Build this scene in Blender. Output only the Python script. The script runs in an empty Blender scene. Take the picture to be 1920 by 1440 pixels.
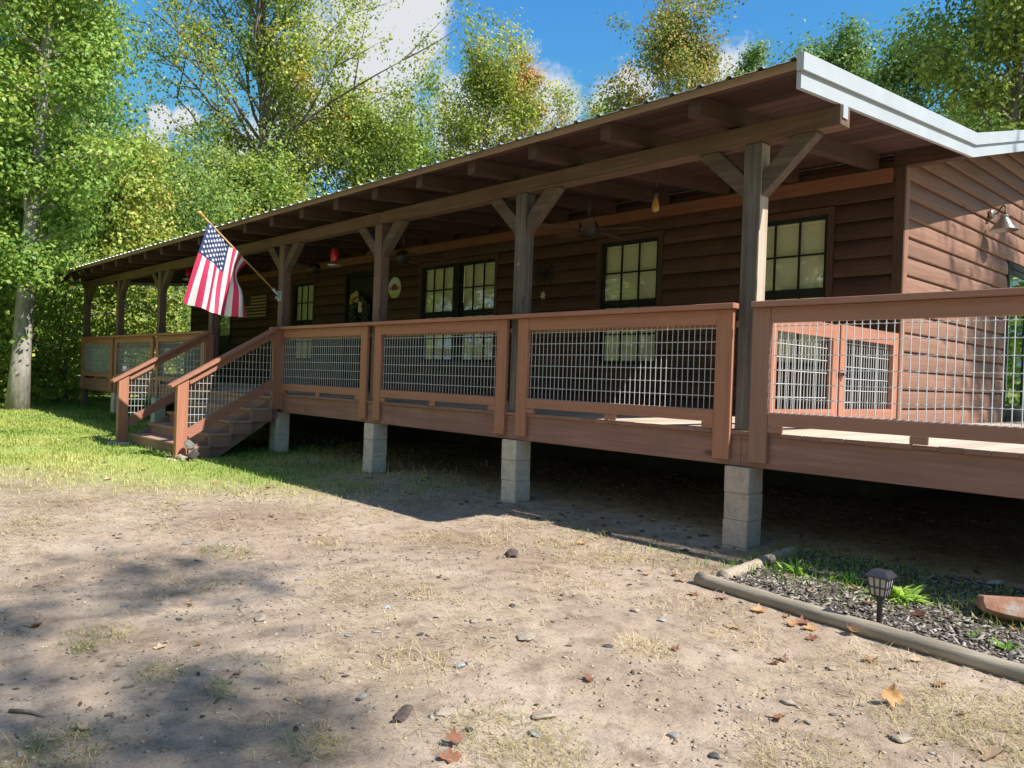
import bpy, bmesh, math, random
import numpy as np
from mathutils import Vector, Matrix

# ------------------------------------------------------------------ camera, sky, sun, exposure
scn = bpy.context.scene
col = scn.collection
CAM = Vector((3.0194, -5.1174, 0.3173))
cd = bpy.data.cameras.new("camera")
cam = bpy.data.objects.new("camera", cd); col.objects.link(cam)
cd.sensor_width = 36.0; cd.lens = 36.0 * 1471.04 / 1920.0
cd.clip_start = 0.05; cd.clip_end = 4000
rot = Matrix(((0.68179769, -0.02861839, 0.73098078), (0.73070235, -0.02118483, -0.68236740), (0.03501396, 0.99936589, 0.00646775)))
cam.matrix_world = Matrix.Translation(CAM) @ rot.to_4x4()
scn.camera = cam

SUN = Vector((0.88, 0.20, 1.0)).normalized()          # towards the sun
elev = math.asin(SUN.z); azim = math.atan2(SUN.x, SUN.y)
world = bpy.data.worlds.new("World"); scn.world = world; world.use_nodes = True
wn, wl = world.node_tree.nodes, world.node_tree.links
wn.clear()
w_out = wn.new("ShaderNodeOutputWorld"); w_bg = wn.new("ShaderNodeBackground")
w_bg.inputs['Strength'].default_value = 0.088
sky = wn.new("ShaderNodeTexSky"); sky.sky_type = 'NISHITA'; sky.sun_disc = False
sky.sun_elevation = elev; sky.sun_rotation = azim
sky.ozone_density = 3.0; sky.air_density = 1.0; sky.dust_density = 0.3
wtc = wn.new("ShaderNodeTexCoord")
wnoise = wn.new("ShaderNodeTexNoise"); wnoise.inputs['Scale'].default_value = 11; wnoise.inputs['Detail'].default_value = 9; wnoise.inputs['Roughness'].default_value = .62
wl.new(wtc.outputs['Generated'], wnoise.inputs['Vector'])
CLOUDS_AND_FILL = [(-.7602, .5098, .4027, .085), (-.773, .4781, .4171, .075), (-.7500, .5287, .3978, .06), (-.6987, .6363, .327, .052), (-.6617, .6713, .330, .038),
          (-.7368, .6022, .3075, .075), (-.5106, .7839, .3532, .04), (-.8386, .4588, .2937, .07), (-.8715, .423, .248, .06), (-.9123, .3028, .2756, .012),
          (-.9034, .3287, .2754, .015), (-.9286, .2838, .2389, .03), (-.8013, .5075, .3168, .07), (-.60, .73, .33, .05),
          (.2, -.92, .35, .36), (-.45, -.85, .3, .36), (-.05, -.76, .65, .42)]  # this row: unseen cloud patches behind the viewer, added as fill light
acc = None
for (cx, cy, cz, cr) in CLOUDS_AND_FILL:
    c = Vector((cx, cy, cz)).normalized()
    dist = wn.new("ShaderNodeVectorMath"); dist.operation = 'DISTANCE'
    wl.new(wtc.outputs['Generated'], dist.inputs[0]); dist.inputs[1].default_value = c
    mr = wn.new("ShaderNodeMapRange"); mr.clamp = False
    mr.inputs['From Min'].default_value = cr * 1.5; mr.inputs['From Max'].default_value = 0.0
    mr.inputs['To Min'].default_value = 0.0; mr.inputs['To Max'].default_value = 1.0
    wl.new(dist.outputs['Value'], mr.inputs['Value'])
    if acc is None: acc = mr.outputs['Result']
    else:
        mx = wn.new("ShaderNodeMath"); mx.operation = 'MAXIMUM'
        wl.new(acc, mx.inputs[0]); wl.new(mr.outputs['Result'], mx.inputs[1]); acc = mx.outputs['Value']
clampn = wn.new("ShaderNodeMath"); clampn.operation = 'MAXIMUM'; clampn.inputs[1].default_value = -0.4
wl.new(acc, clampn.inputs[0])
addn = wn.new("ShaderNodeMath"); addn.operation = 'ADD'
sc_n = wn.new("ShaderNodeMath"); sc_n.operation = 'MULTIPLY_ADD'; sc_n.inputs[1].default_value = 2.2; sc_n.inputs[2].default_value = -1.1
wl.new(wnoise.outputs['Fac'], sc_n.inputs[0]); wl.new(clampn.outputs['Value'], addn.inputs[0]); wl.new(sc_n.outputs['Value'], addn.inputs[1])
cm = wn.new("ShaderNodeMapRange"); cm.interpolation_type = 'SMOOTHSTEP'
cm.inputs['From Min'].default_value = 0.22; cm.inputs['From Max'].default_value = 0.62
wl.new(addn.outputs['Value'], cm.inputs['Value'])
tint = wn.new("ShaderNodeMix"); tint.data_type = 'RGBA'; tint.blend_type = 'MULTIPLY'; tint.inputs[0].default_value = 1.0
wl.new(sky.outputs['Color'], tint.inputs[6]); tint.inputs[7].default_value = (0.45, 1.04, 1.52, 1)
cap = wn.new("ShaderNodeMix"); cap.data_type = 'RGBA'; cap.blend_type = 'DARKEN'; cap.inputs[0].default_value = 1.0
wl.new(tint.outputs[2], cap.inputs[6]); cap.inputs[7].default_value = (1.5, 2.7, 4.6, 1)
cmix = wn.new("ShaderNodeMix"); cmix.data_type = 'RGBA'
wl.new(cm.outputs['Result'], cmix.inputs[0]); wl.new(cap.outputs[2], cmix.inputs[6]); cmix.inputs[7].default_value = (4.6, 4.75, 5.0, 1)
wl.new(cmix.outputs[2], w_bg.inputs['Color']); wl.new(w_bg.outputs[0], w_out.inputs[0])

sd = bpy.data.lights.new("sun", 'SUN'); sd.energy = 4.7; sd.angle = math.radians(0.5); sd.color = (1.0, 0.945, 0.86)
sun = bpy.data.objects.new("sun", sd); col.objects.link(sun)
sun.rotation_euler = SUN.to_track_quat('Z', 'Y').to_euler(); sun.location = (20, 5, 25)
scn.view_settings.view_transform = 'Standard'; scn.view_settings.look = 'None'
scn.view_settings.gamma = 1.0; scn.view_settings.use_curve_mapping = False
scn.view_settings.exposure = 0.92
scn.render.engine = 'CYCLES'
scn.cycles.max_bounces = 8; scn.cycles.transparent_max_bounces = 12

# ------------------------------------------------------------------ helpers
rng = np.random.default_rng(7)
random.seed(7)

def tag(o, label=None, cat=None, group=None, kind=None):
    if label: o['label'] = label
    if cat: o['category'] = cat
    if group: o['group'] = group
    if kind: o['kind'] = kind
    return o

def empty(name, loc, label, cat, group=None, rz=0.0):
    o = bpy.data.objects.new(name, None); col.objects.link(o)
    o.location = loc; o.rotation_euler = (0, 0, rz); o.empty_display_size = .1
    return tag(o, label, cat, group)

def link(name, me, mats, parent=None):
    o = bpy.data.objects.new(name, me); col.objects.link(o)
    if not isinstance(mats, (list, tuple)): mats = [mats]
    if not me.materials:
        for m in mats: me.materials.append(m)
    if parent is not None: o.parent = parent
    return o

class MB:
    """collects shapes, builds ONE mesh object"""
    def __init__(s, off=(0, 0, 0)):
        s.v = []; s.f = []; s.mi = []; s.sm = []; s.off = Vector(off)
    def add(s, vs, fs, mi=0, smooth=False):
        n = len(s.v)
        s.v += [tuple(Vector(p) - s.off) for p in vs]
        s.f += [tuple(n + i for i in f) for f in fs]
        s.mi += [mi] * len(fs); s.sm += [smooth] * len(fs)
    def box(s, x0, x1, y0, y1, z0, z1, mi=0):
        vs = [(x, y, z) for x in (x0, x1) for y in (y0, y1) for z in (z0, z1)]
        s.add(vs, [(0, 1, 3, 2), (4, 6, 7, 5), (0, 4, 5, 1), (2, 3, 7, 6), (0, 2, 6, 4), (1, 5, 7, 3)], mi)
    def bar(s, a, b, w, h, up=(0, 0, 1), mi=0):
        """square-ended bar from a to b: w across, h along up"""
        a = Vector(a); b = Vector(b); d = (b - a).normalized()
        sd_ = d.cross(Vector(up)).normalized(); u = sd_.cross(d).normalized()
        vs = []
        for p in (a, b):
            for (i, j) in ((-1, -1), (1, -1), (1, 1), (-1, 1)):
                vs.append(p + sd_ * (w / 2 * i) + u * (h / 2 * j))
        s.add(vs, [(3, 2, 1, 0), (4, 5, 6, 7), (0, 1, 5, 4), (1, 2, 6, 5), (2, 3, 7, 6), (3, 0, 4, 7)], mi)
    def prism(s, pts, axis, a, b, mi=0):
        """polygon pts (2D) extruded along axis from a to b"""
        def mk(p, t):
            if axis == 'x': return (t, p[0], p[1])
            if axis == 'y': return (p[0], t, p[1])
            return (p[0], p[1], t)
        n = len(pts); vs = [mk(p, a) for p in pts] + [mk(p, b) for p in pts]
        fs = [tuple(range(n))[::-1], tuple(range(n, 2 * n))] + [(i, (i + 1) % n, n + (i + 1) % n, n + i) for i in range(n)]
        s.add(vs, fs, mi)
    def tube(s, pts, rad, n=6, mi=0, smooth=True, caps=True):
        pts = [Vector(p) for p in pts]
        if not hasattr(rad, '__len__'): rad = [rad] * len(pts)
        vs = []; fs = []
        ref = Vector((0, 0, 1)) if abs((pts[-1] - pts[0]).normalized().z) < .9 else Vector((1, 0, 0))
        for i, p in enumerate(pts):
            d = (pts[min(i + 1, len(pts) - 1)] - pts[max(i - 1, 0)]).normalized()
            a = d.cross(ref).normalized(); b = d.cross(a)
            for k in range(n):
                t = 2 * math.pi * k / n
                vs.append(p + a * (rad[i] * math.cos(t)) + b * (rad[i] * math.sin(t)))
        for i in range(len(pts) - 1):
            for k in range(n):
                k2 = (k + 1) % n
                fs.append((i * n + k, i * n + k2, (i + 1) * n + k2, (i + 1) * n + k))
        if caps:
            fs.append(tuple(range(n))[::-1]); fs.append(tuple(range((len(pts) - 1) * n, len(pts) * n)))
        s.add(vs, fs, mi, smooth)
    def lathe(s, c, prof, n=20, mi=0, axis='z', smooth=True):
        """prof: list of (r, h)"""
        c = Vector(c); vs = []; fs = []
        for (r, h) in prof:
            for k in range(n):
                t = 2 * math.pi * k / n; a, b = r * math.cos(t), r * math.sin(t)
                vs.append(c + (Vector((a, b, h)) if axis == 'z' else Vector((a, h, b)) if axis == 'y' else Vector((h, a, b))))
        for i in range(len(prof) - 1):
            for k in range(n):
                k2 = (k + 1) % n
                fs.append((i * n + k, i * n + k2, (i + 1) * n + k2, (i + 1) * n + k))
        fs.append(tuple(range(n))[::-1]); fs.append(tuple(range((len(prof) - 1) * n, len(prof) * n)))
        s.add(vs, fs, mi, smooth)
    def build(s, name, mats, parent=None, bevel=0.0, wobble=0.0):
        me = bpy.data.meshes.new(name)
        me.from_pydata(s.v, [], s.f); me.update()
        me.polygons.foreach_set('material_index', s.mi); me.polygons.foreach_set('use_smooth', s.sm)
        bm = bmesh.new(); bm.from_mesh(me)
        bmesh.ops.recalc_face_normals(bm, faces=bm.faces)
        if bevel > 0:
            bmesh.ops.bevel(bm, geom=list(bm.edges), offset=bevel, segments=1, affect='EDGES', profile=.5)
        bm.to_mesh(me); bm.free()
        return link(name, me, mats, parent)

def raw_mesh(name, verts, faces_n, nside, attrs=None):
    """verts (N,3) float, faces (M,nside) int -> mesh; attrs {name: (per face float)}"""
    me = bpy.data.meshes.new(name)
    V = np.ascontiguousarray(verts, dtype=np.float32); F = np.ascontiguousarray(faces_n, dtype=np.int32)
    me.vertices.add(len(V)); me.vertices.foreach_set('co', V.ravel())
    me.loops.add(F.size); me.loops.foreach_set('vertex_index', F.ravel())
    me.polygons.add(len(F)); me.polygons.foreach_set('loop_start', np.arange(0, F.size, nside, dtype=np.int32))
    for k, a in (attrs or {}).items():
        at = me.attributes.new(k, 'FLOAT', 'FACE'); at.data.foreach_set('value', np.ascontiguousarray(a, dtype=np.float32))
    me.update(calc_edges=True); me.validate()
    return me

def h2(ix, iy, seed):
    n = np.sin(ix * 127.1 + iy * 311.7 + seed * 74.7) * 43758.5453
    return n - np.floor(n)
def vnoise(x, y, seed=0):
    x = np.asarray(x, float); y = np.asarray(y, float)
    ix, iy = np.floor(x), np.floor(y); fx, fy = x - ix, y - iy
    fx = fx * fx * (3 - 2 * fx); fy = fy * fy * (3 - 2 * fy)
    a = h2(ix, iy, seed); b = h2(ix + 1, iy, seed); c = h2(ix, iy + 1, seed); d = h2(ix + 1, iy + 1, seed)
    return (a * (1 - fx) + b * fx) * (1 - fy) + (c * (1 - fx) + d * fx) * fy
def fbm(x, y, seed=0, oct=4):
    s = 0; a = .5
    for o in range(oct):
        s = s + a * (vnoise(x, y, seed + o) - .5); x = x * 2.03; y = y * 2.03; a *= .5
    return s
def sstep(a, b, x):
    t = np.clip((np.asarray(x, float) - a) / (b - a), 0, 1); return t * t * (3 - 2 * t)

# ------------------------------------------------------------------ materials
def nm(name):
    m = bpy.data.materials.new(name); m.use_nodes = True
    nt = m.node_tree; nt.nodes.clear()
    out = nt.nodes.new("ShaderNodeOutputMaterial"); b = nt.nodes.new("ShaderNodeBsdfPrincipled")
    nt.links.new(b.outputs[0], out.inputs[0])
    return m, nt.nodes, nt.links, b, out
def ramp(n, stops):
    r = n.new("ShaderNodeValToRGB"); e = r.color_ramp.elements
    while len(e) > 1: e.remove(e[-1])
    e[0].position = stops[0][0]; e[0].color = (*stops[0][1], 1)
    for p, c in stops[1:]:
        x = e.new(p); x.color = (*c, 1)
    return r
def noise(n, l, vec, scale, detail=4, rough=.55, dist=0.0):
    t = n.new("ShaderNodeTexNoise"); t.inputs['Scale'].default_value = scale; t.inputs['Detail'].default_value = detail
    t.inputs['Roughness'].default_value = rough; t.inputs['Distortion'].default_value = dist
    if vec is not None: l.new(vec, t.inputs['Vector'])
    return t
def math_(n, l, op, a, b=None, c=None):
    m = n.new("ShaderNodeMath"); m.operation = op
    for i, x in enumerate((a, b, c)):
        if x is None: continue
        if isinstance(x, (int, float)): m.inputs[i].default_value = x
        else: l.new(x, m.inputs[i])
    return m.outputs[0]
def mixc(n, l, fac, a, b, blend='MIX'):
    m = n.new("ShaderNodeMix"); m.data_type = 'RGBA'; m.blend_type = blend
    for i, x in ((0, fac), (6, a), (7, b)):
        if isinstance(x, (int, float)): m.inputs[i].default_value = x
        elif isinstance(x, tuple): m.inputs[i].default_value = (*x, 1)
        else: l.new(x, m.inputs[i])
    return m.outputs[2]
def bump(n, l, b, h, strength=.3, dist=.01):
    bp = n.new("ShaderNodeBump"); bp.inputs['Strength'].default_value = strength; bp.inputs['Distance'].default_value = dist
    l.new(h, bp.inputs['Height']); l.new(bp.outputs[0], b.inputs['Normal'])

def wood(name, dark, light, axis='x', grain=38, rough=.75, bmp=.25, vary=.3, knots=0.0, blotch=.35, blotch_col=None, spec=.3):
    m, n, l, b, out = nm(name)
    tc = n.new("ShaderNodeTexCoord"); geo = n.new("ShaderNodeNewGeometry")
    mp = n.new("ShaderNodeMapping"); sc = {'x': (.045, 1, 1), 'y': (1, .045, 1), 'z': (1, 1, .045)}[axis]
    mp.inputs['Scale'].default_value = sc
    l.new(tc.outputs['Object'], mp.inputs['Vector'])
    addv = n.new("ShaderNodeVectorMath"); addv.operation = 'MULTIPLY_ADD'
    l.new(geo.outputs['Random Per Island'], addv.inputs[0]); addv.inputs[1].default_value = (7.1, 5.3, 9.7); l.new(mp.outputs[0], addv.inputs[2])
    g = noise(n, l, addv.outputs[0], grain, 7, .65, .6)
    g2 = noise(n, l, tc.outputs['Object'], 2.3, 3, .6)
    fac = math_(n, l, 'MULTIPLY_ADD', g.outputs['Fac'], 2.1, -.55)
    r = ramp(n, [(0, dark), (1, light)]); l.new(fac, r.inputs[0])
    bc = blotch_col or tuple(.55 * x for x in dark)
    f2 = n.new("ShaderNodeMapRange"); f2.inputs['From Min'].default_value = .45; f2.inputs['From Max'].default_value = .75; f2.inputs['To Max'].default_value = blotch
    l.new(g2.outputs['Fac'], f2.inputs['Value'])
    c = mixc(n, l, f2.outputs[0], r.outputs[0], bc)
    if knots > 0:
        mk = n.new("ShaderNodeMapping"); sk = {'x': (.35, 1, 1), 'y': (1, .35, 1), 'z': (1, 1, .35)}[axis]; mk.inputs['Scale'].default_value = sk
        l.new(addv.outputs[0] if False else tc.outputs['Object'], mk.inputs['Vector'])
        vo = n.new("ShaderNodeTexVoronoi"); vo.inputs['Scale'].default_value = 3.0; l.new(mk.outputs[0], vo.inputs['Vector'])
        kf = n.new("ShaderNodeMapRange"); kf.inputs['From Min'].default_value = .06; kf.inputs['From Max'].default_value = .11
        kf.inputs['To Min'].default_value = knots; kf.inputs['To Max'].default_value = 0
        l.new(vo.outputs['Distance'], kf.inputs['Value'])
        c = mixc(n, l, kf.outputs[0], c, tuple(.25 * x for x in dark))
    hs = n.new("ShaderNodeHueSaturation"); l.new(c, hs.inputs['Color'])
    l.new(math_(n, l, 'MULTIPLY_ADD', geo.outputs['Random Per Island'], vary, 1 - vary / 2), hs.inputs['Value'])
    l.new(hs.outputs[0], b.inputs['Base Color'])
    b.inputs['Roughness'].default_value = rough; b.inputs['Specular IOR Level'].default_value = spec
    bump(n, l, b, g.outputs['Fac'], bmp, .004)
    return m

def flat(name, c, rough=.6, metal=0.0, var=.12, scale=9, bmp=.05, spec=.4):
    m, n, l, b, out = nm(name)
    tc = n.new("ShaderNodeTexCoord"); g = noise(n, l, tc.outputs['Object'], scale, 5, .6)
    r = ramp(n, [(.25, tuple(x * (1 - var) for x in c)), (.75, tuple(min(1, x * (1 + var)) for x in c))])
    l.new(g.outputs['Fac'], r.inputs[0]); l.new(r.outputs[0], b.inputs['Base Color'])
    b.inputs['Roughness'].default_value = rough; b.inputs['Metallic'].default_value = metal; b.inputs['Specular IOR Level'].default_value = spec
    bump(n, l, b, g.outputs['Fac'], bmp, .003)
    return m

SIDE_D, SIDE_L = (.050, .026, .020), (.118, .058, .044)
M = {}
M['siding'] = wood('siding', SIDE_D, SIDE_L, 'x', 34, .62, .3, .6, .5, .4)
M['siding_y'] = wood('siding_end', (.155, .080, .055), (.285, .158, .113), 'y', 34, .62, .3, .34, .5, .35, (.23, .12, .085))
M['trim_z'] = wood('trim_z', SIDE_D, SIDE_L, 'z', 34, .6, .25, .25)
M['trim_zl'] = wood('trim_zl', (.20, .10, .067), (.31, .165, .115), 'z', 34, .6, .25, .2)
M['trim_x'] = wood('trim_x', SIDE_D, SIDE_L, 'x', 34, .6, .25, .25)
M['ledger'] = wood('ledger', (.17, .066, .040), (.27, .11, .065), 'x', 30, .7, .25, .2, .5)
M['soffit'] = wood('soffit', (.042, .022, .018), (.100, .051, .041), 'x', 30, .7, .3, .75)
M['rafter'] = wood('rafter', (.05, .028, .022), (.10, .055, .042), 'y', 30, .75, .25, .4, .5)
M['beam'] = wood('beam', (.075, .044, .032), (.175, .106, .078), 'x', 24, .8, .4, .2, .85, .5, (.07, .042, .03))
M['post'] = wood('post', (.045, .039, .038), (.20, .168, .152), 'z', 26, .85, .6, .15, .85, .6, (.06, .052, .050))
M['post_red'] = wood('post_red', (.105, .062, .048), (.21, .132, .105), 'z', 30, .85, .6, .15, .7, .5, (.08, .055, .048))
M['post_sunlit'] = wood('post_sunlit', (.30, .235, .18), (.52, .43, .35), 'z', 26, .85, .5, .1, .5, .3)  # paler post wood: sunlight put into the colour of one face
M['brace'] = wood('brace', (.055, .039, .033), (.145, .100, .080), 'x', 26, .85, .45, .25, .5, .45)
STN_D, STN_L = (.265, .116, .076), (.405, .186, .128)
M['rail_x'] = wood('rail_x', STN_D, STN_L, 'x', 30, .5, .16, .2, .5, .3, (.34, .165, .125), .35)
M['rail_y'] = wood('rail_y', STN_D, STN_L, 'y', 30, .5, .12, .16, .2, .2, (.34, .165, .125), .35)
M['rail_z'] = wood('rail_z', (.285, .120, .074), (.425, .190, .124), 'z', 30, .5, .14, .16, .45, .3, (.36, .165, .115), .35)
M['railw_x'] = wood('railw_x', (.27, .135, .098), (.37, .19, .14), 'x', 30, .6, .15, .2, .35, .35, (.22, .13, .105))
M['railw_z'] = wood('railw_z', (.25, .13, .10), (.33, .18, .135), 'z', 30, .6, .15, .16, .2, .3, (.21, .125, .10))
M['joist'] = wood('joist', (.20, .105, .082), (.35, .19, .152), 'x', 22, .7, .3, .12, .95, .6, (.19, .105, .085))
M['deck'] = wood('deck', (.44, .35, .28), (.58, .48, .39), 'y', 30, .75, .25, .3, .4, .3)
M['stair'] = wood('stair', (.25, .15, .115), (.37, .225, .175), 'x', 28, .75, .2, .3, .4, .3)
M['stair_y'] = wood('stair_y', (.22, .125, .095), (.33, .19, .15), 'y', 28, .75, .2, .2, .4, .3)
M['wire'] = flat('wire', (.58, .60, .62), .42, .2, .1, 30, 0)
M['white'] = flat('white_trim', (.38, .405, .435), .4, 0, .09, 3.5, .12)
M['galv'] = flat('galvanised', (.55, .56, .56), .32, .8, .15, 6, .03)
M['black'] = flat('black_frame', (.020, .024, .022), .6, 0, .2, 9, .02, .12)
M['iron'] = flat('iron', (.05, .045, .04), .5, .5, .3, 12, .1)
M['door'] = flat('black_door', (.014, .014, .015), .45, 0, .2, 5, .02)
M['timber'] = wood('timber', (.20, .165, .125), (.44, .375, .29), 'x', 34, .9, 1.0, .1, .5, .5, (.20, .17, .13))
M['plastic'] = flat('lamp_plastic', (.035, .033, .035), .35, 0, .2, 20, .02)

def leafmat(name, stops, trans=.34, rough=.5):
    m, n, l, b, out = nm(name)
    geo = n.new("ShaderNodeNewGeometry"); at = n.new("ShaderNodeAttribute"); at.attribute_name = 'tone'
    f = math_(n, l, 'MULTIPLY_ADD', geo.outputs['Random Per Island'], .20, at.outputs['Fac'])
    r = ramp(n, stops); l.new(math_(n, l, 'SUBTRACT', f, .10), r.inputs[0])
    l.new(r.outputs[0], b.inputs['Base Color']); b.inputs['Roughness'].default_value = rough; b.inputs['Specular IOR Level'].default_value = .3
    tr = n.new("ShaderNodeBsdfTranslucent")
    l.new(mixc(n, l, 1.0, r.outputs[0], (1.35, 1.3, .8), 'MULTIPLY'), tr.inputs['Color'])
    mx = n.new("ShaderNodeMixShader"); mx.inputs[0].default_value = trans
    l.new(b.outputs[0], mx.inputs[1]); l.new(tr.outputs[0], mx.inputs[2]); l.new(mx.outputs[0], out.inputs[0])
    return m
GREEN = [(0, (.070, .140, .034)), (.35, (.155, .275, .055)), (.7, (.270, .390, .075)), (.92, (.42, .46, .11)), (1, (.54, .42, .11))]
YELLOW = [(0, (.11, .175, .042)), (.35, (.25, .345, .068)), (.65, (.42, .46, .10)), (.88, (.58, .47, .12)), (1, (.62, .38, .12))]
ORANGE = [(0, (.10, .16, .04)), (.3, (.24, .30, .07)), (.55, (.40, .31, .10)), (.8, (.55, .27, .11)), (1, (.60, .24, .14))]
DEEP = [(0, (.060, .125, .045)), (.5, (.135, .245, .075)), (.85, (.24, .35, .09)), (1, (.38, .40, .11))]
M['leaf_green'] = leafmat('leaf_green', GREEN); M['leaf_yellow'] = leafmat('leaf_yellow', YELLOW)
M['leaf_orange'] = leafmat('leaf_orange', ORANGE); M['leaf_deep'] = leafmat('leaf_deep', DEEP)

def barkmat(name, dark, light):
    m, n, l, b, out = nm(name)
    tc = n.new("ShaderNodeTexCoord"); mp = n.new("ShaderNodeMapping"); mp.inputs['Scale'].default_value = (1, 1, .25)
    l.new(tc.outputs['Object'], mp.inputs['Vector'])
    g = noise(n, l, mp.outputs[0], 18, 7, .7, .4); g2 = noise(n, l, tc.outputs['Object'], 1.6, 4, .6)
    r = ramp(n, [(.3, dark), (.62, light)]); l.new(g.outputs['Fac'], r.inputs[0])
    mr = n.new("ShaderNodeMapRange"); mr.inputs['From Min'].default_value = .45; mr.inputs['From Max'].default_value = .62; mr.inputs['To Max'].default_value = .5
    l.new(g2.outputs['Fac'], mr.inputs['Value'])
    c = mixc(n, l, mr.outputs[0], r.outputs[0], tuple(.8 * x for x in dark))
    l.new(c, b.inputs['Base Color']); b.inputs['Roughness'].default_value = .9; b.inputs['Specular IOR Level'].default_value = .2
    bump(n, l, b, g.outputs['Fac'], .7, .02)
    return m
M['bark'] = barkmat('bark', (.10, .085, .07), (.24, .205, .17)); M['bark_pale'] = barkmat('bark_pale', (.17, .155, .135), (.38, .355, .315))

# ------------------------------------------------------------------ ground
def gz(x, y):
    x = np.asarray(x, float); y = np.asarray(y, float)
    sl = .03 * sstep(-10, -1, x) * np.clip(y, -9, 0)
    z = -.848 + sl + .05 * np.clip(y, 0, 3) + .15 * sstep(-8, -17, x)
    z = z + .05 * fbm(x * .55, y * .55, 3, 3) * sstep(.5, 2.5, np.hypot(x - 3, y + 5.1)) + .016 * fbm(x * 3.1, y * 3.1, 9, 3)
    return z
def lawn_mask(x, y):
    """how much living grass grows here (0 bare dirt .. 1 lawn)"""
    x = np.asarray(x, float); y = np.asarray(y, float)
    nse = .9 * fbm(x * .9, y * .9, 21, 4)
    # lawn lies left of a line from (-2.4,-.6) through (-6.2,-2.6) and beyond
    d = (-(x + 2.9) * .62 + (y + 1.05) * .75) * .8
    a = sstep(-.45, 1.25, d + 1.2 * nse) * sstep(-2.6, -4.6, x + .8 * nse) * (1 - .8 * sstep(-1.0, -.4, y) * sstep(-7.0, -6.2, x))
    far = sstep(-8.5, -11, x) + sstep(-9, -12, y) + sstep(7, 10, x)
    return np.clip(np.maximum(a, np.clip(far, 0, 1)), 0, 1) * (1 - .85 * sstep(.25, .8, y) * sstep(-19, -17.5, x) * (x < 8))
def bed_mask(x, y):
    return ((y > -1.02 - .134 * (x - .36)) & (x > .41) & (y < .30 + .25 * fbm(x * 2, y * 2, 5, 3)) & (x < 3.15)).astype(float)

angs = np.concatenate([np.radians(np.linspace(96, 176, 520)), np.radians(np.linspace(177, 455, 140))])  # dense towards the view
rad = np.concatenate([[0.0], np.geomspace(.5, 9, 190), np.geomspace(9.2, 40, 90), np.geomspace(42, 900, 30)])
A, Rr = np.meshgrid(angs, rad)
GX = CAM.x + Rr * np.cos(A); GY = CAM.y + Rr * np.sin(A)
GZ = gz(GX, GY) + .010 * fbm(GX * 14, GY * 14, 31, 3) * (Rr < 9) + .006 * fbm(GX * 40, GY * 40, 37, 2) * (Rr < 5)
GZ = GZ + 3.5 * sstep(45, 160, Rr) * (1 + fbm(GX * .01, GY * .01, 2, 3))
bedm = bed_mask(GX, GY)
GZ = GZ + bedm * .025
nr, na = GX.shape
idx = np.arange(nr * na).reshape(nr, na)
F = np.stack([idx[:-1, :], np.roll(idx, -1, 1)[:-1, :], np.roll(idx, -1, 1)[1:, :], idx[1:, :]], -1).reshape(-1, 4)
gme = raw_mesh('ground', np.stack([GX, GY, GZ], -1).reshape(-1, 3), F, 4)
for k, v in (('lawn', lawn_mask(GX, GY)), ('bed', bedm)):
    at = gme.attributes.new(k, 'FLOAT', 'POINT'); at.data.foreach_set('value', v.ravel().astype(np.float32))
gme.polygons.foreach_set('use_smooth', np.ones(len(gme.polygons), dtype=bool))
m, n, l, b, out = nm('ground')
tc = n.new("ShaderNodeTexCoord"); P_ = tc.outputs['Object']
n1 = noise(n, l, P_, 1.1, 6, .6); n2 = noise(n, l, P_, 9, 6, .7); n3 = noise(n, l, P_, 70, 5, .7); n4 = noise(n, l, P_, 3.1, 5, .65, .5); n5 = noise(n, l, P_, 260, 3, .6)
r1 = ramp(n, [(.30, (.255, .192, .143)), (.5, (.345, .270, .208)), (.70, (.43, .348, .278))]); l.new(n1.outputs['Fac'], r1.inputs[0])
r2 = ramp(n, [(.32, (.50, .46, .42)), (.52, (1, 1, 1)), (.72, (1.18, 1.15, 1.08))]); l.new(n2.outputs['Fac'], r2.inputs[0])
c = mixc(n, l, .8, r1.outputs[0], r2.outputs[0], 'MULTIPLY')
r3 = ramp(n, [(.34, (.42, .38, .36)), (.46, (1, 1, 1)), (.66, (1.14, 1.12, 1.08))]); l.new(n3.outputs['Fac'], r3.inputs[0])
c = mixc(n, l, .6, c, r3.outputs[0], 'MULTIPLY')
th = ramp(n, [(.55, (0, 0, 0)), (.72, (.6, .6, .6))]); l.new(n4.outputs['Fac'], th.inputs[0])       # patches of straw thatch
st = ramp(n, [(.3, (.33, .25, .155)), (.7, (.52, .425, .28))]); l.new(n3.outputs['Fac'], st.inputs[0])
c = mixc(n, l, th.outputs[0], c, st.outputs[0])
al = n.new("ShaderNodeAttribute"); al.attribute_name = 'lawn'; ab = n.new("ShaderNodeAttribute"); ab.attribute_name = 'bed'
lw = ramp(n, [(.3, (.16, .22, .05)), (.5, (.27, .33, .08)), (.7, (.40, .40, .14))]); l.new(n2.outputs['Fac'], lw.inputs[0])
c = mixc(n, l, al.outputs['Fac'], c, lw.outputs[0])
bd = ramp(n, [(.35, (.06, .05, .043)), (.65, (.20, .165, .14))]); l.new(n3.outputs['Fac'], bd.inputs[0])
c = mixc(n, l, ab.outputs['Fac'], c, bd.outputs[0])
l.new(c, b.inputs['Base Color']); b.inputs['Roughness'].default_value = .95; b.inputs['Specular IOR Level'].default_value = .15
hh = math_(n, l, 'ADD', math_(n, l, 'MULTIPLY', n2.outputs['Fac'], 1.0), math_(n, l, 'MULTIPLY', n3.outputs['Fac'], .55))
hh = math_(n, l, 'MULTIPLY_ADD', n5.outputs['Fac'], .22, hh)
bump(n, l, b, hh, .6, .02)
tag(link('ground', gme, m), kind='structure')

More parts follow.
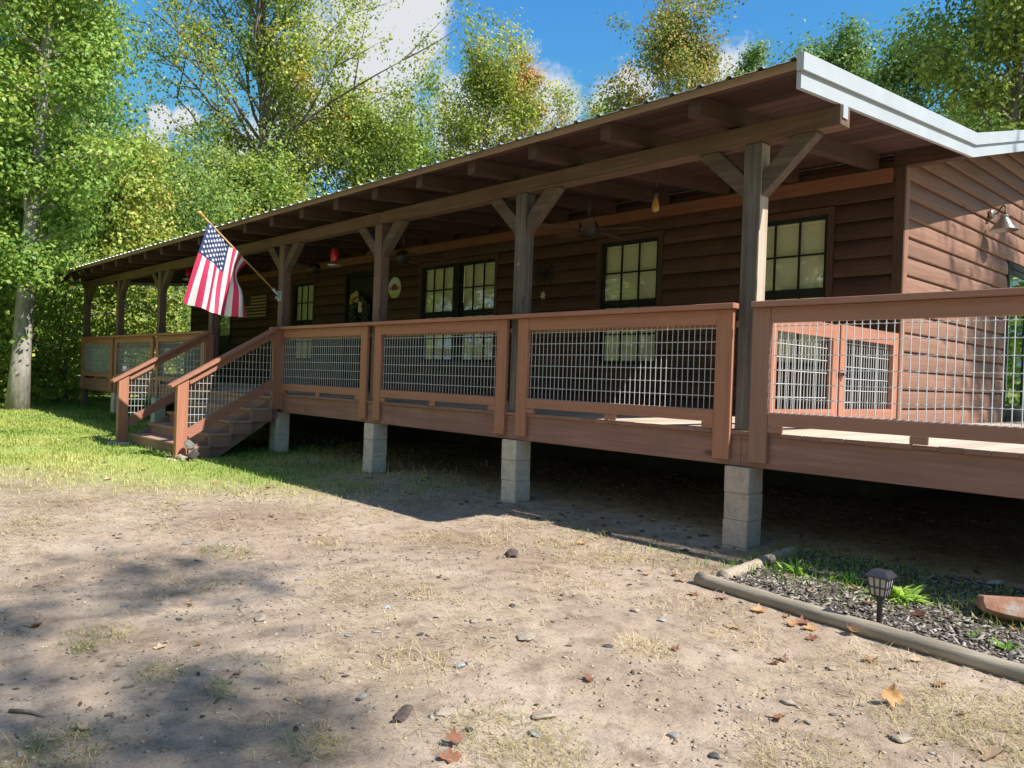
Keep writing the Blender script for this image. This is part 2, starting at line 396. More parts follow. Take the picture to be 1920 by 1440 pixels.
# ------------------------------------------------------------------ grass, thatch, pebbles, mulch (uncountable)
def blades(name, pts, ln, wd, lean, mat_, tone, curl=.35):
    """pts (N,3) roots; each blade: 2 quads bending over"""
    N = len(pts); az = rng.uniform(0, 2 * np.pi, N)
    d = np.stack([np.cos(az), np.sin(az), np.zeros(N)], -1); s = np.stack([-np.sin(az), np.cos(az), np.zeros(N)], -1)
    up = np.array([0, 0, 1.0]); ln = ln[:, None]; wd = wd[:, None]; le = lean[:, None]
    p0 = pts; p1 = p0 + (up * np.cos(le) + d * np.sin(le)) * ln * .55
    le2 = le + curl; p2 = p1 + (up * np.cos(le2) + d * np.sin(le2)) * ln * .45
    V = np.stack([p0 - s * wd / 2, p0 + s * wd / 2, p1 + s * wd * .4, p1 - s * wd * .4, p2 + s * wd * .08, p2 - s * wd * .08], 1).reshape(-1, 3)
    k = np.arange(N)[:, None] * 6
    Fq = np.concatenate([k + np.array([[0, 1, 2, 3]]), k + np.array([[3, 2, 4, 5]])], 0)
    return tag(link(name, raw_mesh(name, V, Fq, 4, {'tone': np.concatenate([tone, tone])}), mat_), kind='stuff')
GRASS = [(0, (.085, .17, .030)), (.35, (.19, .29, .06)), (.65, (.33, .39, .10)), (.85, (.45, .45, .14)), (1, (.55, .48, .22))]
STRAW = [(0, (.12, .17, .05)), (.25, (.26, .26, .10)), (.5, (.44, .345, .18)), (.8, (.56, .45, .27)), (1, (.62, .53, .36))]
M['grass'] = leafmat('grass', GRASS, .3, .6); M['straw'] = leafmat('straw', STRAW, .2, .7)

# lawn
N = 190000
x = -2.5 - 19 * rng.random(N) ** 1.25; y = rng.uniform(-6.5, 1.5, N)
lm = lawn_mask(x, y); keep = rng.random(N) < lm * (.2 + .8 * sstep(-.15, .15, fbm(x * 2.2, y * 2.2, 4, 3))) + .03 * (lm > .02)
x, y, lm = x[keep], y[keep], lm[keep]
N = len(x); dist = np.hypot(x - CAM.x, y - CAM.y)
tone = np.clip(.42 + .9 * fbm(x * .8, y * .8, 77, 4) + .55 * (1 - lm) + .10 + .10 * sstep(-1.2, -2.6, y) - .22 * (y > -.9), 0, 1)
blades('lawn_grass', np.stack([x, y, gz(x, y) - .005], -1), rng.uniform(.03, .075, N) * (1 + .25 * (y > -.8)), np.clip(dist * .00085, .004, .014), rng.uniform(.1, 1.0, N), M['grass'], tone)
# shaded grass along the deck edge and beside the piers
N = 26000
x = rng.uniform(-7.2, 4.0, N); y = rng.normal(-.12, .33, N)
dens = sstep(-.12, .12, fbm(x * 1.3, y * 1.3, 14, 3)) * (.22 + .78 * sstep(-.7, .2, x) + .6 * (x < -5))
keep = (rng.random(N) < dens) & (y > -1.0) & (y < .75)
x, y = x[keep], y[keep]; N = len(x)
blades('deck_edge_grass', np.stack([x, y, gz(x, y) - .004 + .025 * bed_mask(x, y)], -1), rng.uniform(.03, .09, N), rng.uniform(.003, .006, N), rng.uniform(.1, .9, N), M['grass'], np.clip(rng.normal(.3, .15, N), 0, 1))
# straw thatch lying on the dirt
N = 40000
x = rng.uniform(-6.5, 3.0, N); y = rng.uniform(-5.2, -.15, N)
dens = sstep(.06, .22, fbm(x * 1.15, y * 1.15, 55, 4) + .05 * sstep(-2.6, -.9, y) + .06 * sstep(.2, 1.6, x)) + .02
keep = (rng.random(N) < dens) & (bed_mask(x, y) < .5)
x, y = x[keep], y[keep]; N = len(x); dist = np.hypot(x - CAM.x, y - CAM.y)
blades('straw_thatch', np.stack([x, y, gz(x, y) + .004], -1), rng.uniform(.03, .085, N), np.clip(dist * .0007, .0016, .004), rng.uniform(1.15, 1.62, N), M['straw'], np.clip(rng.normal(.62, .18, N), 0, 1), .05)
# tufts: (x, y, radius, blades, green)
TUFTS = [(-.97, -3.98, .17, 420, .35), (-.34, -3.93, .13, 330, .35), (.01, -3.82, .09, 260, .12), (.13, -4.38, .17, 520, .25), (.64, -3.76, .13, 420, .3), (-2.21, -2.87, .22, 420, .2), (-1.5, -3.23, .12, 150, .2), (-4.05, -2.67, .3, 360, .2), (-4.01, -3.68, .25, 260, .3),
         (-2.06, -2.18, .18, 200, .6), (-1.58, -1.48, .3, 380, .55), (1.02, -3.21, .27, 1200, .42), (1.25, -3.25, .2, 700, .45), (-.9, -.95, .2, 200, .4), (.83, -2.17, .15, 420, .85), (-.16, -1.66, .3, 480, .7), (-.52, -2.41, .12, 160, .75), (.25, -3.08, .2, 420, .7), (-1.26, -1.23, .3, 380, .6),
         (1.98, -1.93, .22, 800, .45), (2.09, -1.67, .22, 700, .5), (2.23, -1.95, .25, 900, .42), (1.05, -1.71, .22, 460, .75), (-.46, -1.13, .3, 420, .55), (-.23, -.85, .25, 320, .5), (.06, -4.52, .16, 420, .3), (.24, -.91, .2, 260, .5), (1.8, -2.58, .25, 800, .55), (-4.99, -2.5, .3, 360, .3), (-.88, -4.1, .1, 160, .2), (1.6, -1.5, .25, 420, .7), (.6, -1.45, .3, 420, .75), (-3.0, -1.7, .3, 320, .4), (-2.9, -2.6, .2, 160, .5)]
px, ln, tn, le = [], [], [], []
for (tx, ty, tr, tnb, tg) in TUFTS:
    r_ = tr * np.sqrt(rng.random(tnb)) * (.6 + .4 * rng.random(tnb)); a_ = rng.uniform(0, 6.283, tnb)
    tnb = int(tnb * .7); r_ = r_[:tnb]; a_ = a_[:tnb]; px.append(np.stack([tx + r_ * np.cos(a_) * 1.3, ty + r_ * np.sin(a_)], -1)); ln.append(rng.uniform(.03, .10, tnb)); tn.append(np.clip(rng.normal(tg, .17, tnb), 0, 1)); le.append(rng.uniform(.85, 1.6, tnb))
px = np.concatenate(px); ln = np.concatenate(ln); tn = np.concatenate(tn); le = np.concatenate(le)
dist = np.hypot(px[:, 0] - CAM.x, px[:, 1] - CAM.y)
blades('dry_grass_clumps', np.stack([px[:, 0], px[:, 1], gz(px[:, 0], px[:, 1]) - .003], -1), ln, np.clip(dist * .0007, .0018, .004), le, M['straw'], tn, .3)

def chips(name, x, y, sz, flatn, mat_, zoff=0.0, elong=1.0):
    """little irregular stones: deformed octahedra/boxes"""
    N = len(x); base = np.array([[1, 0, 0], [-1, 0, 0], [0, 1, 0], [0, -1, 0], [0, 0, 1], [0, 0, -1], [.6, .6, .55], [-.6, .55, .5], [.55, -.6, .55], [-.6, -.6, .5]])
    tri = np.array([[0, 2, 6], [2, 4, 6], [4, 0, 6], [1, 4, 7], [4, 2, 7], [2, 1, 7], [0, 4, 8], [4, 3, 8], [3, 0, 8], [1, 3, 9], [3, 4, 9], [4, 1, 9], [2, 0, 5], [1, 2, 5], [3, 1, 5], [0, 3, 5]])
    J = base[None] * (1 + rng.uniform(-.28, .28, (N, 10, 3))) * sz[:, None, None]
    J[:, :, 0] *= elong * rng.uniform(.8, 1.5, (N, 1)); J[:, :, 2] *= flatn
    a = rng.uniform(0, 6.283, N); ca, sa = np.cos(a)[:, None], np.sin(a)[:, None]
    X = J[:, :, 0] * ca - J[:, :, 1] * sa; Y = J[:, :, 0] * sa + J[:, :, 1] * ca
    Z = J[:, :, 2] + rng.normal(0, .25, (N, 1)) * J[:, :, 0] * (elong > 1.5)
    V = np.stack([X + x[:, None], Y + y[:, None], Z + (gz(x, y) + zoff)[:, None]], -1).reshape(-1, 3)
    Fc = (tri[None] + (np.arange(N) * 10)[:, None, None]).reshape(-1, 3)
    return tag(link(name, raw_mesh(name, V, Fc, 3, {'tone': np.repeat(rng.random(N), 16)}), mat_), kind='stuff')
def stonemat(name, stops):
    m, n, l, b, out = nm(name)
    geo = n.new("ShaderNodeNewGeometry"); tc = n.new("ShaderNodeTexCoord"); g = noise(n, l, tc.outputs['Object'], 60, 4, .7)
    r = ramp(n, stops); l.new(geo.outputs['Random Per Island'], r.inputs[0])
    r2 = ramp(n, [(.3, (.6, .6, .6)), (.7, (1.2, 1.2, 1.2))]); l.new(g.outputs['Fac'], r2.inputs[0])
    l.new(mixc(n, l, .7, r.outputs[0], r2.outputs[0], 'MULTIPLY'), b.inputs['Base Color']); b.inputs['Roughness'].default_value = .85; b.inputs['Specular IOR Level'].default_value = .25
    bump(n, l, b, g.outputs['Fac'], .4, .005)
    return m
M['pebble'] = stonemat('pebble', [(0, (.09, .08, .075)), (.3, (.20, .165, .135)), (.6, (.33, .26, .20)), (.85, (.42, .35, .29)), (1, (.50, .48, .45))])
M['clod'] = stonemat('clod', [(0, (.25, .18, .125)), (.5, (.36, .27, .19)), (1, (.46, .36, .27))])
M['mulch'] = stonemat('mulch', [(0, (.05, .042, .037)), (.4, (.15, .125, .108)), (.75, (.28, .245, .215)), (1, (.42, .38, .34))])
def scatter(N, x0, x1, y0, y1, power=1.0):
    return rng.uniform(x0, x1, N), y0 + (y1 - y0) * rng.random(N) ** power
x, y = scatter(16000, -5.5, 3.0, -5.0, -.2, 1.0)
k = (bed_mask(x, y) < .5) & (rng.random(len(x)) < .12 + .88 * sstep(-.1, .18, fbm(x * 1.4, y * 1.4, 66, 4)) ) & (lawn_mask(x, y) < .4); x, y = x[k], y[k]
chips('gravel', x, y, .0025 + .008 * rng.random(len(x)) ** 3.0, .6, M['pebble'], .001)
x, y = scatter(16000, -4.5, 3.0, -5.0, -.2); k = (bed_mask(x, y) < .5) & (rng.random(len(x)) < .1 + .9 * sstep(-.08, .2, fbm(x * 1.1, y * 1.1, 99, 4))); x, y = x[k], y[k]
chips('dirt_clods', x, y, .003 + .009 * rng.random(len(x)) ** 2.2, .55, M['clod'], 0.0)
x, y = scatter(20000, .40, 3.2, -1.5, .35); k = bed_mask(x, y) > .5; x, y = x[k], y[k]
chips('mulch_chips', x, y, .002 + .011 * rng.random(len(x)) ** 2.2, .5, M['mulch'], .034, 2.2)
M['clod_dark'] = stonemat('clod_dark', [(0, (.07, .052, .04)), (.6, (.15, .115, .088)), (1, (.22, .175, .14))])
x, y = scatter(2200, -8, 4, -.4, 2.5); chips('dirt_rubble', x, y, .006 + .024 * rng.random(len(x)) ** 3, .55, M['clod_dark'], .0)
x, y = scatter(3800, -5.0, 3.0, -5.0, -.3); k = (bed_mask(x, y) < .5) & (rng.random(len(x)) < .15 + .85 * sstep(-.1, .15, fbm(x * 1.7, y * 1.7, 123, 4))); x, y = x[k], y[k]
chips('bark_crumbs', x, y, .003 + .008 * rng.random(len(x)) ** 2.5, .6, M['mulch'], .002, 1.8)

# ------------------------------------------------------------------ the cabin
S = 2.44; YW = 2.65; XW = 0.07; XL = -17.5; HY = 9.6
cabin = empty('cabin', (XW, YW, 0), 'long dark brown log sided cabin with low metal roof and white edge trim', 'cabin')
O = (XW, YW, 0)
COURSE = .1835; PROF = [(.035, .031), (.2, .034), (.45, .0325), (.65, .028), (.8, .021), (.91, .011), (.965, .003), (1.0, -.006)]
RZ0 = 2.345; SL = .0845; SLM = .26                              # porch roof underside at y=-.45, slopes
def roof_under(y): return RZ0 + SL * (y + .45)
def main_under(y):
    zc = roof_under(2.70); yr = 2.70 + (HY - 2.70 + 2.65) / 2
    return zc + SLM * (y - 2.70) if y <= yr else zc + SLM * (2 * yr - 2.70 - y)
def siding(mb, axis, a0, a1, base, sgn, z0, z1, holes=(), topfn=None):
    """courses of rounded log siding; holes: list of (a0,a1,z0,z1) openings; board joints at random"""
    z = z0; k = 0
    while z < z1 - .01:
        zt = min(z + COURSE, z1)
        if topfn:
            segs = topfn(z, zt)
        else: segs = [(a0, a1)]
        for (s0, s1) in segs:
            cuts = [(h0, h1) for (h0, h1, q0, q1) in holes if q0 < zt - .02 and q1 > z + .02]
            cuts.sort(); cur = s0; runs = []
            for (h0, h1) in cuts:
                if h0 > cur: runs.append((cur, min(h0, s1)))
                cur = max(cur, h1)
            if cur < s1: runs.append((cur, s1))
            for (r0, r1) in runs:
                x_ = r0
                while x_ < r1 - .02:
                    e = min(r1, x_ + random.uniform(2.2, 4.8))
                    if r1 - e < .5: e = r1
                    vs = []; n_ = len(PROF)
                    for t in (x_, e - .002):
                        for (pz, po) in PROF:
                            zz = z + (zt - z) * pz; oo = base + sgn * po
                            vs.append((t, oo, zz) if axis == 'x' else (oo, t, zz))
                    fs = [(i, i + 1, n_ + i + 1, n_ + i) for i in range(n_ - 1)]
                    mb.add(vs, fs, 0, True)
                    lip = [(t, base + sgn * po, z + (zt - z) * pz) for t in (x_, e - .002) for (pz, po) in ((.0, -.006), (.006, .022), (.035, .031))]
                    mb.add([p if axis == 'x' else (p[1], p[0], p[2]) for p in lip], [(0, 1, 4, 3), (1, 2, 5, 4)])
                    x_ = e
        z = zt; k += 1
WIN = [(-3.665, -2.755, .55, 2.105), (-1.57, -.655, .55, 2.105), (-7.545, -5.715, .55, 2.105), (-11.99, -11.15, .55, 2.105)]
DOORS = [(-9.88, -8.93, 0.0, 2.09), (-15.98, -15.06, 0.0, 2.09)]
holes = [(a - .07, b_ + .07, z0 - .07, z1 + .07) for (a, b_, z0, z1) in WIN] + [(a - .07, b_ + .07, z0, z1 + .07) for (a, b_, z0, z1) in DOORS]
def wall_with_holes(mb_, x0, x1, y0, y1, z0, z1, hs):
    xs = sorted(set([x0, x1] + [h for q in hs for h in q[:2]])); 
    for xa, xb in zip(xs[:-1], xs[1:]):
        zs = [(h[2], h[3]) for h in hs if h[0] <= xa + 1e-6 and h[1] >= xb - 1e-6]
        cur = z0
        for (q0, q1) in sorted(zs):
            if q0 > cur: mb_.box(xa, xb, y0, y1, cur, q0)
            cur = max(cur, q1)
        if cur < z1: mb_.box(xa, xb, y0, y1, cur, z1)
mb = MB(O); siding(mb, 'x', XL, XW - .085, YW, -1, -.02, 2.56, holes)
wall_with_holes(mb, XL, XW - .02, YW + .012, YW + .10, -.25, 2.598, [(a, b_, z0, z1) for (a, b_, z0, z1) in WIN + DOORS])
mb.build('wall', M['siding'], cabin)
# gable end wall on the right, facing the sun
SD = (5.94, 7.75, -.01, 1.985)
mb = MB(O)
def gable_top(z, zt):
    zz = (z + zt) / 2; lo = 2.70; hi = HY - .08
    if zz > roof_under(2.70):
        d = (zz - roof_under(2.70)) / SLM; lo += d; hi = HY + 2.65 - lo
    return [(max(lo, YW + .085), hi)] if hi > lo else []
siding(mb, 'y', YW + .085, HY, XW - .028, 1, -.02, 3.6, [(SD[0] - .0, SD[1], SD[2], SD[3])], gable_top)
wall_y = [(YW + .1, HY)]
mb.box(XW - .12, XW - .032, YW + .1, SD[0], -.25, 2.5); mb.box(XW - .12, XW - .032, SD[1], HY, -.25, 2.5); mb.box(XW - .12, XW - .032, SD[0], SD[1], SD[3], 2.5)
mb.prism([(YW + .12, 2.5), (HY - .1, 2.5), ((YW + HY) / 2, main_under((YW + HY) / 2) - .04)], 'x', XW - .11, XW - .034)
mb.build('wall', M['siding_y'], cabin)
mb = MB(O); mb.box(XL, XL + .1, YW + .1, HY, -.25, 2.5); mb.box(XL + .1, XW - .12, HY - .1, HY, -.25, 2.5)
mb.prism([(YW + .12, 2.5), (HY - .1, 2.5), ((YW + HY) / 2, main_under((YW + HY) / 2) - .04)], 'x', XL + .005, XL + .09)
mb.build('wall', M['siding'], cabin)
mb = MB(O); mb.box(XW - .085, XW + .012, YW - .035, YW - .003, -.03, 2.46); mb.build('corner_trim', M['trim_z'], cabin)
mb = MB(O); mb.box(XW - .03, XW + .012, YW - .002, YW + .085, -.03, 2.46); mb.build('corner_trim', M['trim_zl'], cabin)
mb = MB(O); mb.box(XL - .012, XL + .085, YW - .035, YW - .003, -.03, 2.44); mb.build('corner_trim', M['trim_z'], cabin)
def blockmat(name, c, stain):
    m, n, l, b, out = nm(name); tc = n.new("ShaderNodeTexCoord"); P = tc.outputs['Object']
    g = noise(n, l, P, 26, 6, .7); g2 = noise(n, l, P, 5.5, 5, .65, .8); vo = n.new("ShaderNodeTexVoronoi"); vo.inputs['Scale'].default_value = 60; l.new(P, vo.inputs['Vector'])
    r = ramp(n, [(.3, tuple(.72 * x for x in c)), (.7, tuple(1.1 * x for x in c))]); l.new(g.outputs['Fac'], r.inputs[0])
    mr = n.new("ShaderNodeMapRange"); mr.inputs['From Min'].default_value = .46; mr.inputs['From Max'].default_value = .7; mr.inputs['To Max'].default_value = .8; l.new(g2.outputs['Fac'], mr.inputs['Value'])
    l.new(mixc(n, l, mr.outputs[0], r.outputs[0], stain), b.inputs['Base Color']); b.inputs['Roughness'].default_value = .95; b.inputs['Specular IOR Level'].default_value = .15
    bump(n, l, b, math_(n, l, 'MULTIPLY_ADD', vo.outputs['Distance'], .6, g.outputs['Fac']), .5, .006)
    return m
M['block'] = blockmat('concrete', (.70, .60, .49), (.42, .33, .25))
M['block_old'] = flat('concrete', (.62, .575, .51), .9, 0, .22, 14, .25, .2)
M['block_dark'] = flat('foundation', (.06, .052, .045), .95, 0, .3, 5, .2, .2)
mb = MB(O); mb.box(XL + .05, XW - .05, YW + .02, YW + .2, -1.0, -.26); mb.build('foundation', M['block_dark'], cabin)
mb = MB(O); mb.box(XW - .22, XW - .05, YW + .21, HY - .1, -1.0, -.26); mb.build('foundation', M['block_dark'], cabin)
mb = MB(O); mb.box(XL + .02, XW - .1, YW - .075, YW - .034, 2.325, 2.455); mb.build('ledger', M['ledger'], cabin)
mb = MB(O); mb.box(XL + .2, XW - .13, YW + .3, HY - .3, -.02, .02); mb.build('floor', M['deck'], cabin)

# windows: casing, sash with bars, pane, blind
m, n, l, b, out = nm('glass'); M['glass'] = m
gl = n.new("ShaderNodeBsdfGlossy"); gl.inputs['Roughness'].default_value = .015; gl.inputs['Color'].default_value = (.95, 1, .97, 1)
tr = n.new("ShaderNodeBsdfTransparent"); tr.inputs['Color'].default_value = (.95, .98, .95, 1)
lw_ = n.new("ShaderNodeLayerWeight"); lw_.inputs['Blend'].default_value = .5
tcg = n.new("ShaderNodeTexCoord"); wv = noise(n, l, tcg.outputs['Object'], 3.0, 2, .5)
bpn = n.new("ShaderNodeBump"); bpn.inputs['Strength'].default_value = .03; bpn.inputs['Distance'].default_value = .02; l.new(wv.outputs['Fac'], bpn.inputs['Height']); l.new(bpn.outputs[0], gl.inputs['Normal'])
mx = n.new("ShaderNodeMixShader"); l.new(math_(n, l, 'MULTIPLY_ADD', math_(n, l, 'POWER', lw_.outputs['Facing'], 3.0), .6, .17), mx.inputs[0]); l.new(tr.outputs[0], mx.inputs[1]); l.new(gl.outputs[0], mx.inputs[2]); l.new(mx.outputs[0], out.inputs[0])
M['blind'] = flat('blind', (.90, .86, .64), .7, 0, .05, 4, 0)
M['dark_room'] = flat('dark_room', (.03, .03, .03), .9, 0, .1, 2, 0)
def window(x0, x1, z0, z1, units=1):
    mb = MB(O); c_ = .065
    mb.box(x0 - c_, x0, YW - .042, YW + .05, z0 - c_, z1 + c_); mb.box(x1, x1 + c_, YW - .042, YW + .05, z0 - c_, z1 + c_)
    mb.box(x0, x1, YW - .040, YW + .05, z1, z1 + c_); mb.box(x0, x1, YW - .046, YW + .05, z0 - c_, z0)
    w = mb.build('window', M['trim_z'], cabin)
    if units == 2:
        xm = (x0 + x1) / 2
        mb = MB(O); mb.box(xm - .075, xm + .075, YW - .03, YW + .05, z0 + .002, z1 - .002); mb.build('mullion', M['black'], w)
        spans = [(x0, xm - .075), (xm + .075, x1)]
    else: spans = [(x0, x1)]
    zm = 1.315
    for (a, b2) in spans:
        f = .045
        mb = MB(O)
        for (q0, q1, yy) in ((zm + .002, z1, YW - .005), (z0, zm, YW + .02)):
            mb.box(a + .001, a + f, yy, yy + .03, q0, q1); mb.box(b2 - f, b2 - .001, yy, yy + .03, q0, q1)
            mb.box(a + f, b2 - f, yy, yy + .03, q1 - f, q1 - .001); mb.box(a + f, b2 - f, yy, yy + .03, q0, q0 + f)
            gw = (b2 - a - 2 * f)
            for i in (1, 2): mb.box(a + f + gw * i / 3 - .009, a + f + gw * i / 3 + .009, yy + .004, yy + .026, q0 + f, q1 - f)
            zz = (q0 + q1) / 2
            for i in range(3): mb.box(a + f + gw * i / 3 + .0095 * (i > 0), a + f + gw * (i + 1) / 3 - .0095 * (i < 2), yy + .005, yy + .025, zz - .009, zz + .009)
        mb.build('sash', M['black'], w)
        mb = MB(O); mb.add([(a + f, YW + .01, zm + f), (b2 - f, YW + .01, zm + f), (b2 - f, YW + .01, z1 - f), (a + f, YW + .01, z1 - f)], [(0, 1, 2, 3)]); mb.add([(a + f, YW + .035, z0 + f), (b2 - f, YW + .035, z0 + f), (b2 - f, YW + .035, zm - f), (a + f, YW + .035, zm - f)], [(0, 1, 2, 3)]); mb.build('pane', M['glass'], w)
        mb = MB(O); z = z1 - .075; mb.box(a + .02, b2 - .02, YW + .051, YW + .085, z1 - .07, z1 - .01)
        lo = z0 + .05
        while z > lo:
            mb.add([(a + .02, YW + .058, z), (b2 - .02, YW + .058, z), (b2 - .02, YW + .053, z - .0245), (a + .02, YW + .053, z - .0245)], [(0, 1, 2, 3)]); z -= .0235
        mb.box(a + .02, b2 - .02, YW + .078, YW + .095, lo - .03, lo - .005)
        mb.build('blind', M['blind'], w)
    return w
for i, (a, b_, z0, z1) in enumerate(WIN): window(a, b_, z0, z1, 2 if i == 2 else 1)
def door(x0, x1, z0, z1, glass):
    mb = MB(O); c_ = .065
    mb.box(x0 - c_, x0, YW - .042, YW + .06, z0, z1 + c_); mb.box(x1, x1 + c_, YW - .042, YW + .06, z0, z1 + c_); mb.box(x0, x1, YW - .04, YW + .06, z1, z1 + c_)
    fr = mb.build('door_frame', M['black'], cabin)
    mb = MB(O)
    if glass:
        mb.box(x0 + .004, x0 + .11, YW + .01, YW + .05, z0 + .01, z1 - .004); mb.box(x1 - .11, x1 - .004, YW + .01, YW + .05, z0 + .01, z1 - .004)
        mb.box(x0 + .11, x1 - .11, YW + .01, YW + .05, z1 - .13, z1 - .004); mb.box(x0 + .11, x1 - .11, YW + .01, YW + .05, 1.0, 1.12); mb.box(x0 + .11, x1 - .11, YW + .012, YW + .048, z0 + .01, 1.0)
    else:
        mb.box(x0 + .004, x1 - .004, YW + .01, YW + .05, z0 + .01, z1 - .004)
        for (q0, q1) in ((.2, .85), (1.05, 1.85)):
            for (p0, p1) in ((x0 + .12, (x0 + x1) / 2 - .06), ((x0 + x1) / 2 + .06, x1 - .12)):
                mb.box(p0, p1, YW + .002, YW + .0095, q0, q1)
    d = mb.build('door', M['door'], cabin)
    if glass:
        mb = MB(O); mb.box(x0 + .11, x1 - .11, YW + .026, YW + .03, 1.12, z1 - .13); mb.build('pane', M['glass'], d)
        mb = MB(O); mb.box(x0 + .1, x1 - .1, YW + .09, YW + .1, .1, z1 - .05); mb.build('blind', M['blind'], d)
    mb = MB(O); mb.lathe((x1 - .07, YW - .05, 1.0), [(.012, .06), (.012, .03), (.028, .02), (.028, -.01), (.015, -.02)], 12, axis='y'); mb.build('handle', M['iron'], d)
door(*DOORS[0], False); door(*DOORS[1], True)
# sliding glass door in the gable end
mb = MB(O); xo = XW + .012
mb.box(XW - .1, xo, SD[0], SD[0] + .06, 0, SD[3]); mb.box(XW - .1, xo, SD[1] - .06, SD[1], 0, SD[3]); mb.box(XW - .1, xo - .002, SD[0] + .06, SD[1] - .06, SD[3] - .07, SD[3]); mb.box(XW - .1, xo + .02, SD[0] + .06, SD[1] - .06, -.005, .05)
sdoor = mb.build('sliding_door', M['black'], cabin)
for (a, b2, dx) in ((SD[0] + .062, SD[0] + .92, -.02), (SD[0] + .84, SD[1] - .062, -.06)):
    mb = MB(O); x0 = XW + dx - .015; x1 = XW + dx + .02
    mb.box(x0, x1, a, a + .06, .052, SD[3] - .072); mb.box(x0, x1, b2 - .06, b2, .052, SD[3] - .072); mb.box(x0, x1, a + .06, b2 - .06, SD[3] - .14, SD[3] - .072); mb.box(x0, x1, a + .06, b2 - .06, .052, .2)
    mb.build('sash', M['black'], sdoor)
    mb = MB(O); mb.box(XW + dx, XW + dx + .004, a + .06, b2 - .06, .2, SD[3] - .14); mb.build('pane', M['glass'], sdoor)
mb = MB(O)
for k in range(5): mb.box(XW - .17, XW - .16, SD[0] + .02 + .15 * k, SD[0] + .15 + .15 * k, .25, SD[3] - .05)
mb.build('curtain', flat('curtain', (.75, .78, .80), .8, 0, .05, 3, 0), sdoor)

# porch roof: decking boards, rafters, metal sheets, fascia
XR = 0.60; XRL = -18.25; YE = -.49
mb = MB(O); yy = YE; BW = .145
while yy < 2.69:
    y2 = min(yy + BW - .007, 2.695)
    za, zb = roof_under(yy), roof_under(y2)
    xx = XRL
    while xx < XR - .01:
        xe = min(XR - .008, xx + random.uniform(3.2, 5.2)); xe = XR - .008 if XR - xe < .8 else xe
        mb.add([(xx, yy, za), (xx, y2, zb), (xx, yy, za + .028), (xx, y2, zb + .028), (xe - .003, yy, za), (xe - .003, y2, zb), (xe - .003, yy, za + .028), (xe - .003, y2, zb + .028)],
               [(0, 1, 3, 2), (4, 6, 7, 5), (0, 4, 5, 1), (2, 3, 7, 6), (0, 2, 6, 4), (1, 5, 7, 3)])
        xx = xe
    yy += BW
mb.build('roof_decking', M['soffit'], cabin)
mb = MB(O); mb.bar((XRL + .02, YE - .006, roof_under(YE) + .006), (XR - .01, YE - .006, roof_under(YE) + .006), .012, .05); mb.build('fascia', wood('eave_board', (.20, .13, .09), (.33, .22, .15), 'x', 24, .8, .3, .1), cabin)
for k in range(22):
    xc = -.20 - .8133 * k
    mb = MB(O)
    y0, y1 = -.45, YW - .08; h = .135
    mb.add([(xc + dx, yy, roof_under(yy) - (h if lo else .002)) for dx in (-.05, .05) for yy in (y0, y1) for lo in (1, 0)],
           [(0, 1, 3, 2), (4, 6, 7, 5), (0, 4, 5, 1), (2, 3, 7, 6), (0, 2, 6, 4), (1, 5, 7, 3)])
    mb.build('rafter', M['rafter'], cabin)
# block at the corner: lookout out to the rake
mb = MB(O); mb.box(XW - .1, XR - .01, YW - .03, YW + .08, 2.462, roof_under(YW) - .004); mb.build('lookout', M['soffit'], cabin)
def metal(name, yfn, ys, x0, x1):
    mb = MB(O); xs = []; x = x1
    while x > x0:
        xs += [(x, 0.0), (x - .012, .019), (x - .040, .019), (x - .052, 0.0), (x - .12, .0), (x - .125, .004), (x - .14, .004), (x - .145, 0.)]; x -= .229
    xs.append((x0, 0)); vs = []
    for y in ys:
        for (x, h) in xs: vs.append((x, y, yfn(y) + .034 + h))
    nx = len(xs); fs = [(j * nx + i, j * nx + i + 1, (j + 1) * nx + i + 1, (j + 1) * nx + i) for j in range(len(ys) - 1) for i in range(nx - 1)]
    # thickness: turn-down lip at the eave
    lip = [(v[0], v[1], v[2] - .006) for v in vs[:nx]]
    b0 = len(vs); vs += lip; fs += [(i, i + 1, b0 + i + 1, b0 + i) for i in range(nx - 1)]
    mb.add(vs, fs); return mb.build(name, M['galv'], cabin)
metal('metal_roofing', roof_under, [YE - .045, 1.0, 2.70], XRL - .02, XR + .004)
yr = 2.70 + (HY - 2.70 + 2.65) / 2
metal('metal_roofing', main_under, [2.705, yr, HY + 2.65 - .0], XRL - .02, XR + .004)
# white rake trim, two steps, bending at the wall line
def rake(name, x0, x1, zt, zb, ya):
    mb = MB(O); pr = [(ya, roof_under(ya)), (2.70, roof_under(2.70)), (yr, main_under(yr)), (HY + 2.6, main_under(HY + 2.6))]
    for (a, b2) in zip(pr[:-1], pr[1:]):
        vs = [(x, p[0], p[1] + z) for x in (x0, x1) for p in (a, b2) for z in (zb, zt)]
        mb.add(vs, [(0, 1, 3, 2), (4, 6, 7, 5), (0, 4, 5, 1), (2, 3, 7, 6), (0, 2, 6, 4), (1, 5, 7, 3)])
    return mb.build(name, M['white'], cabin)
rake('fascia', XR + .005, XR + .052, .064, -.045, YE - .05)
rake('fascia', XR + .0, XR + .030, -.047, -.152, YE - .035)
rake('fascia', XRL - .03, XRL - .001, .06, -.14, YE - .05)
# soffit of the gable overhang
mb = MB(O)
for k in range(4):
    x0 = XW - .02 + k * .145; x1 = min(x0 + .141, XR - .005)
    for (y0, y1) in ((2.72, yr), (yr, HY + 2.6)):
        mb.add([(x, y, main_under(y) + dz) for x in (x0, x1) for y in (y0, y1) for dz in (-.002, .026)], [(0, 1, 3, 2), (4, 6, 7, 5), (0, 4, 5, 1), (2, 3, 7, 6), (0, 2, 6, 4), (1, 5, 7, 3)])
mb.build('roof_decking', M['soffit'], cabin)

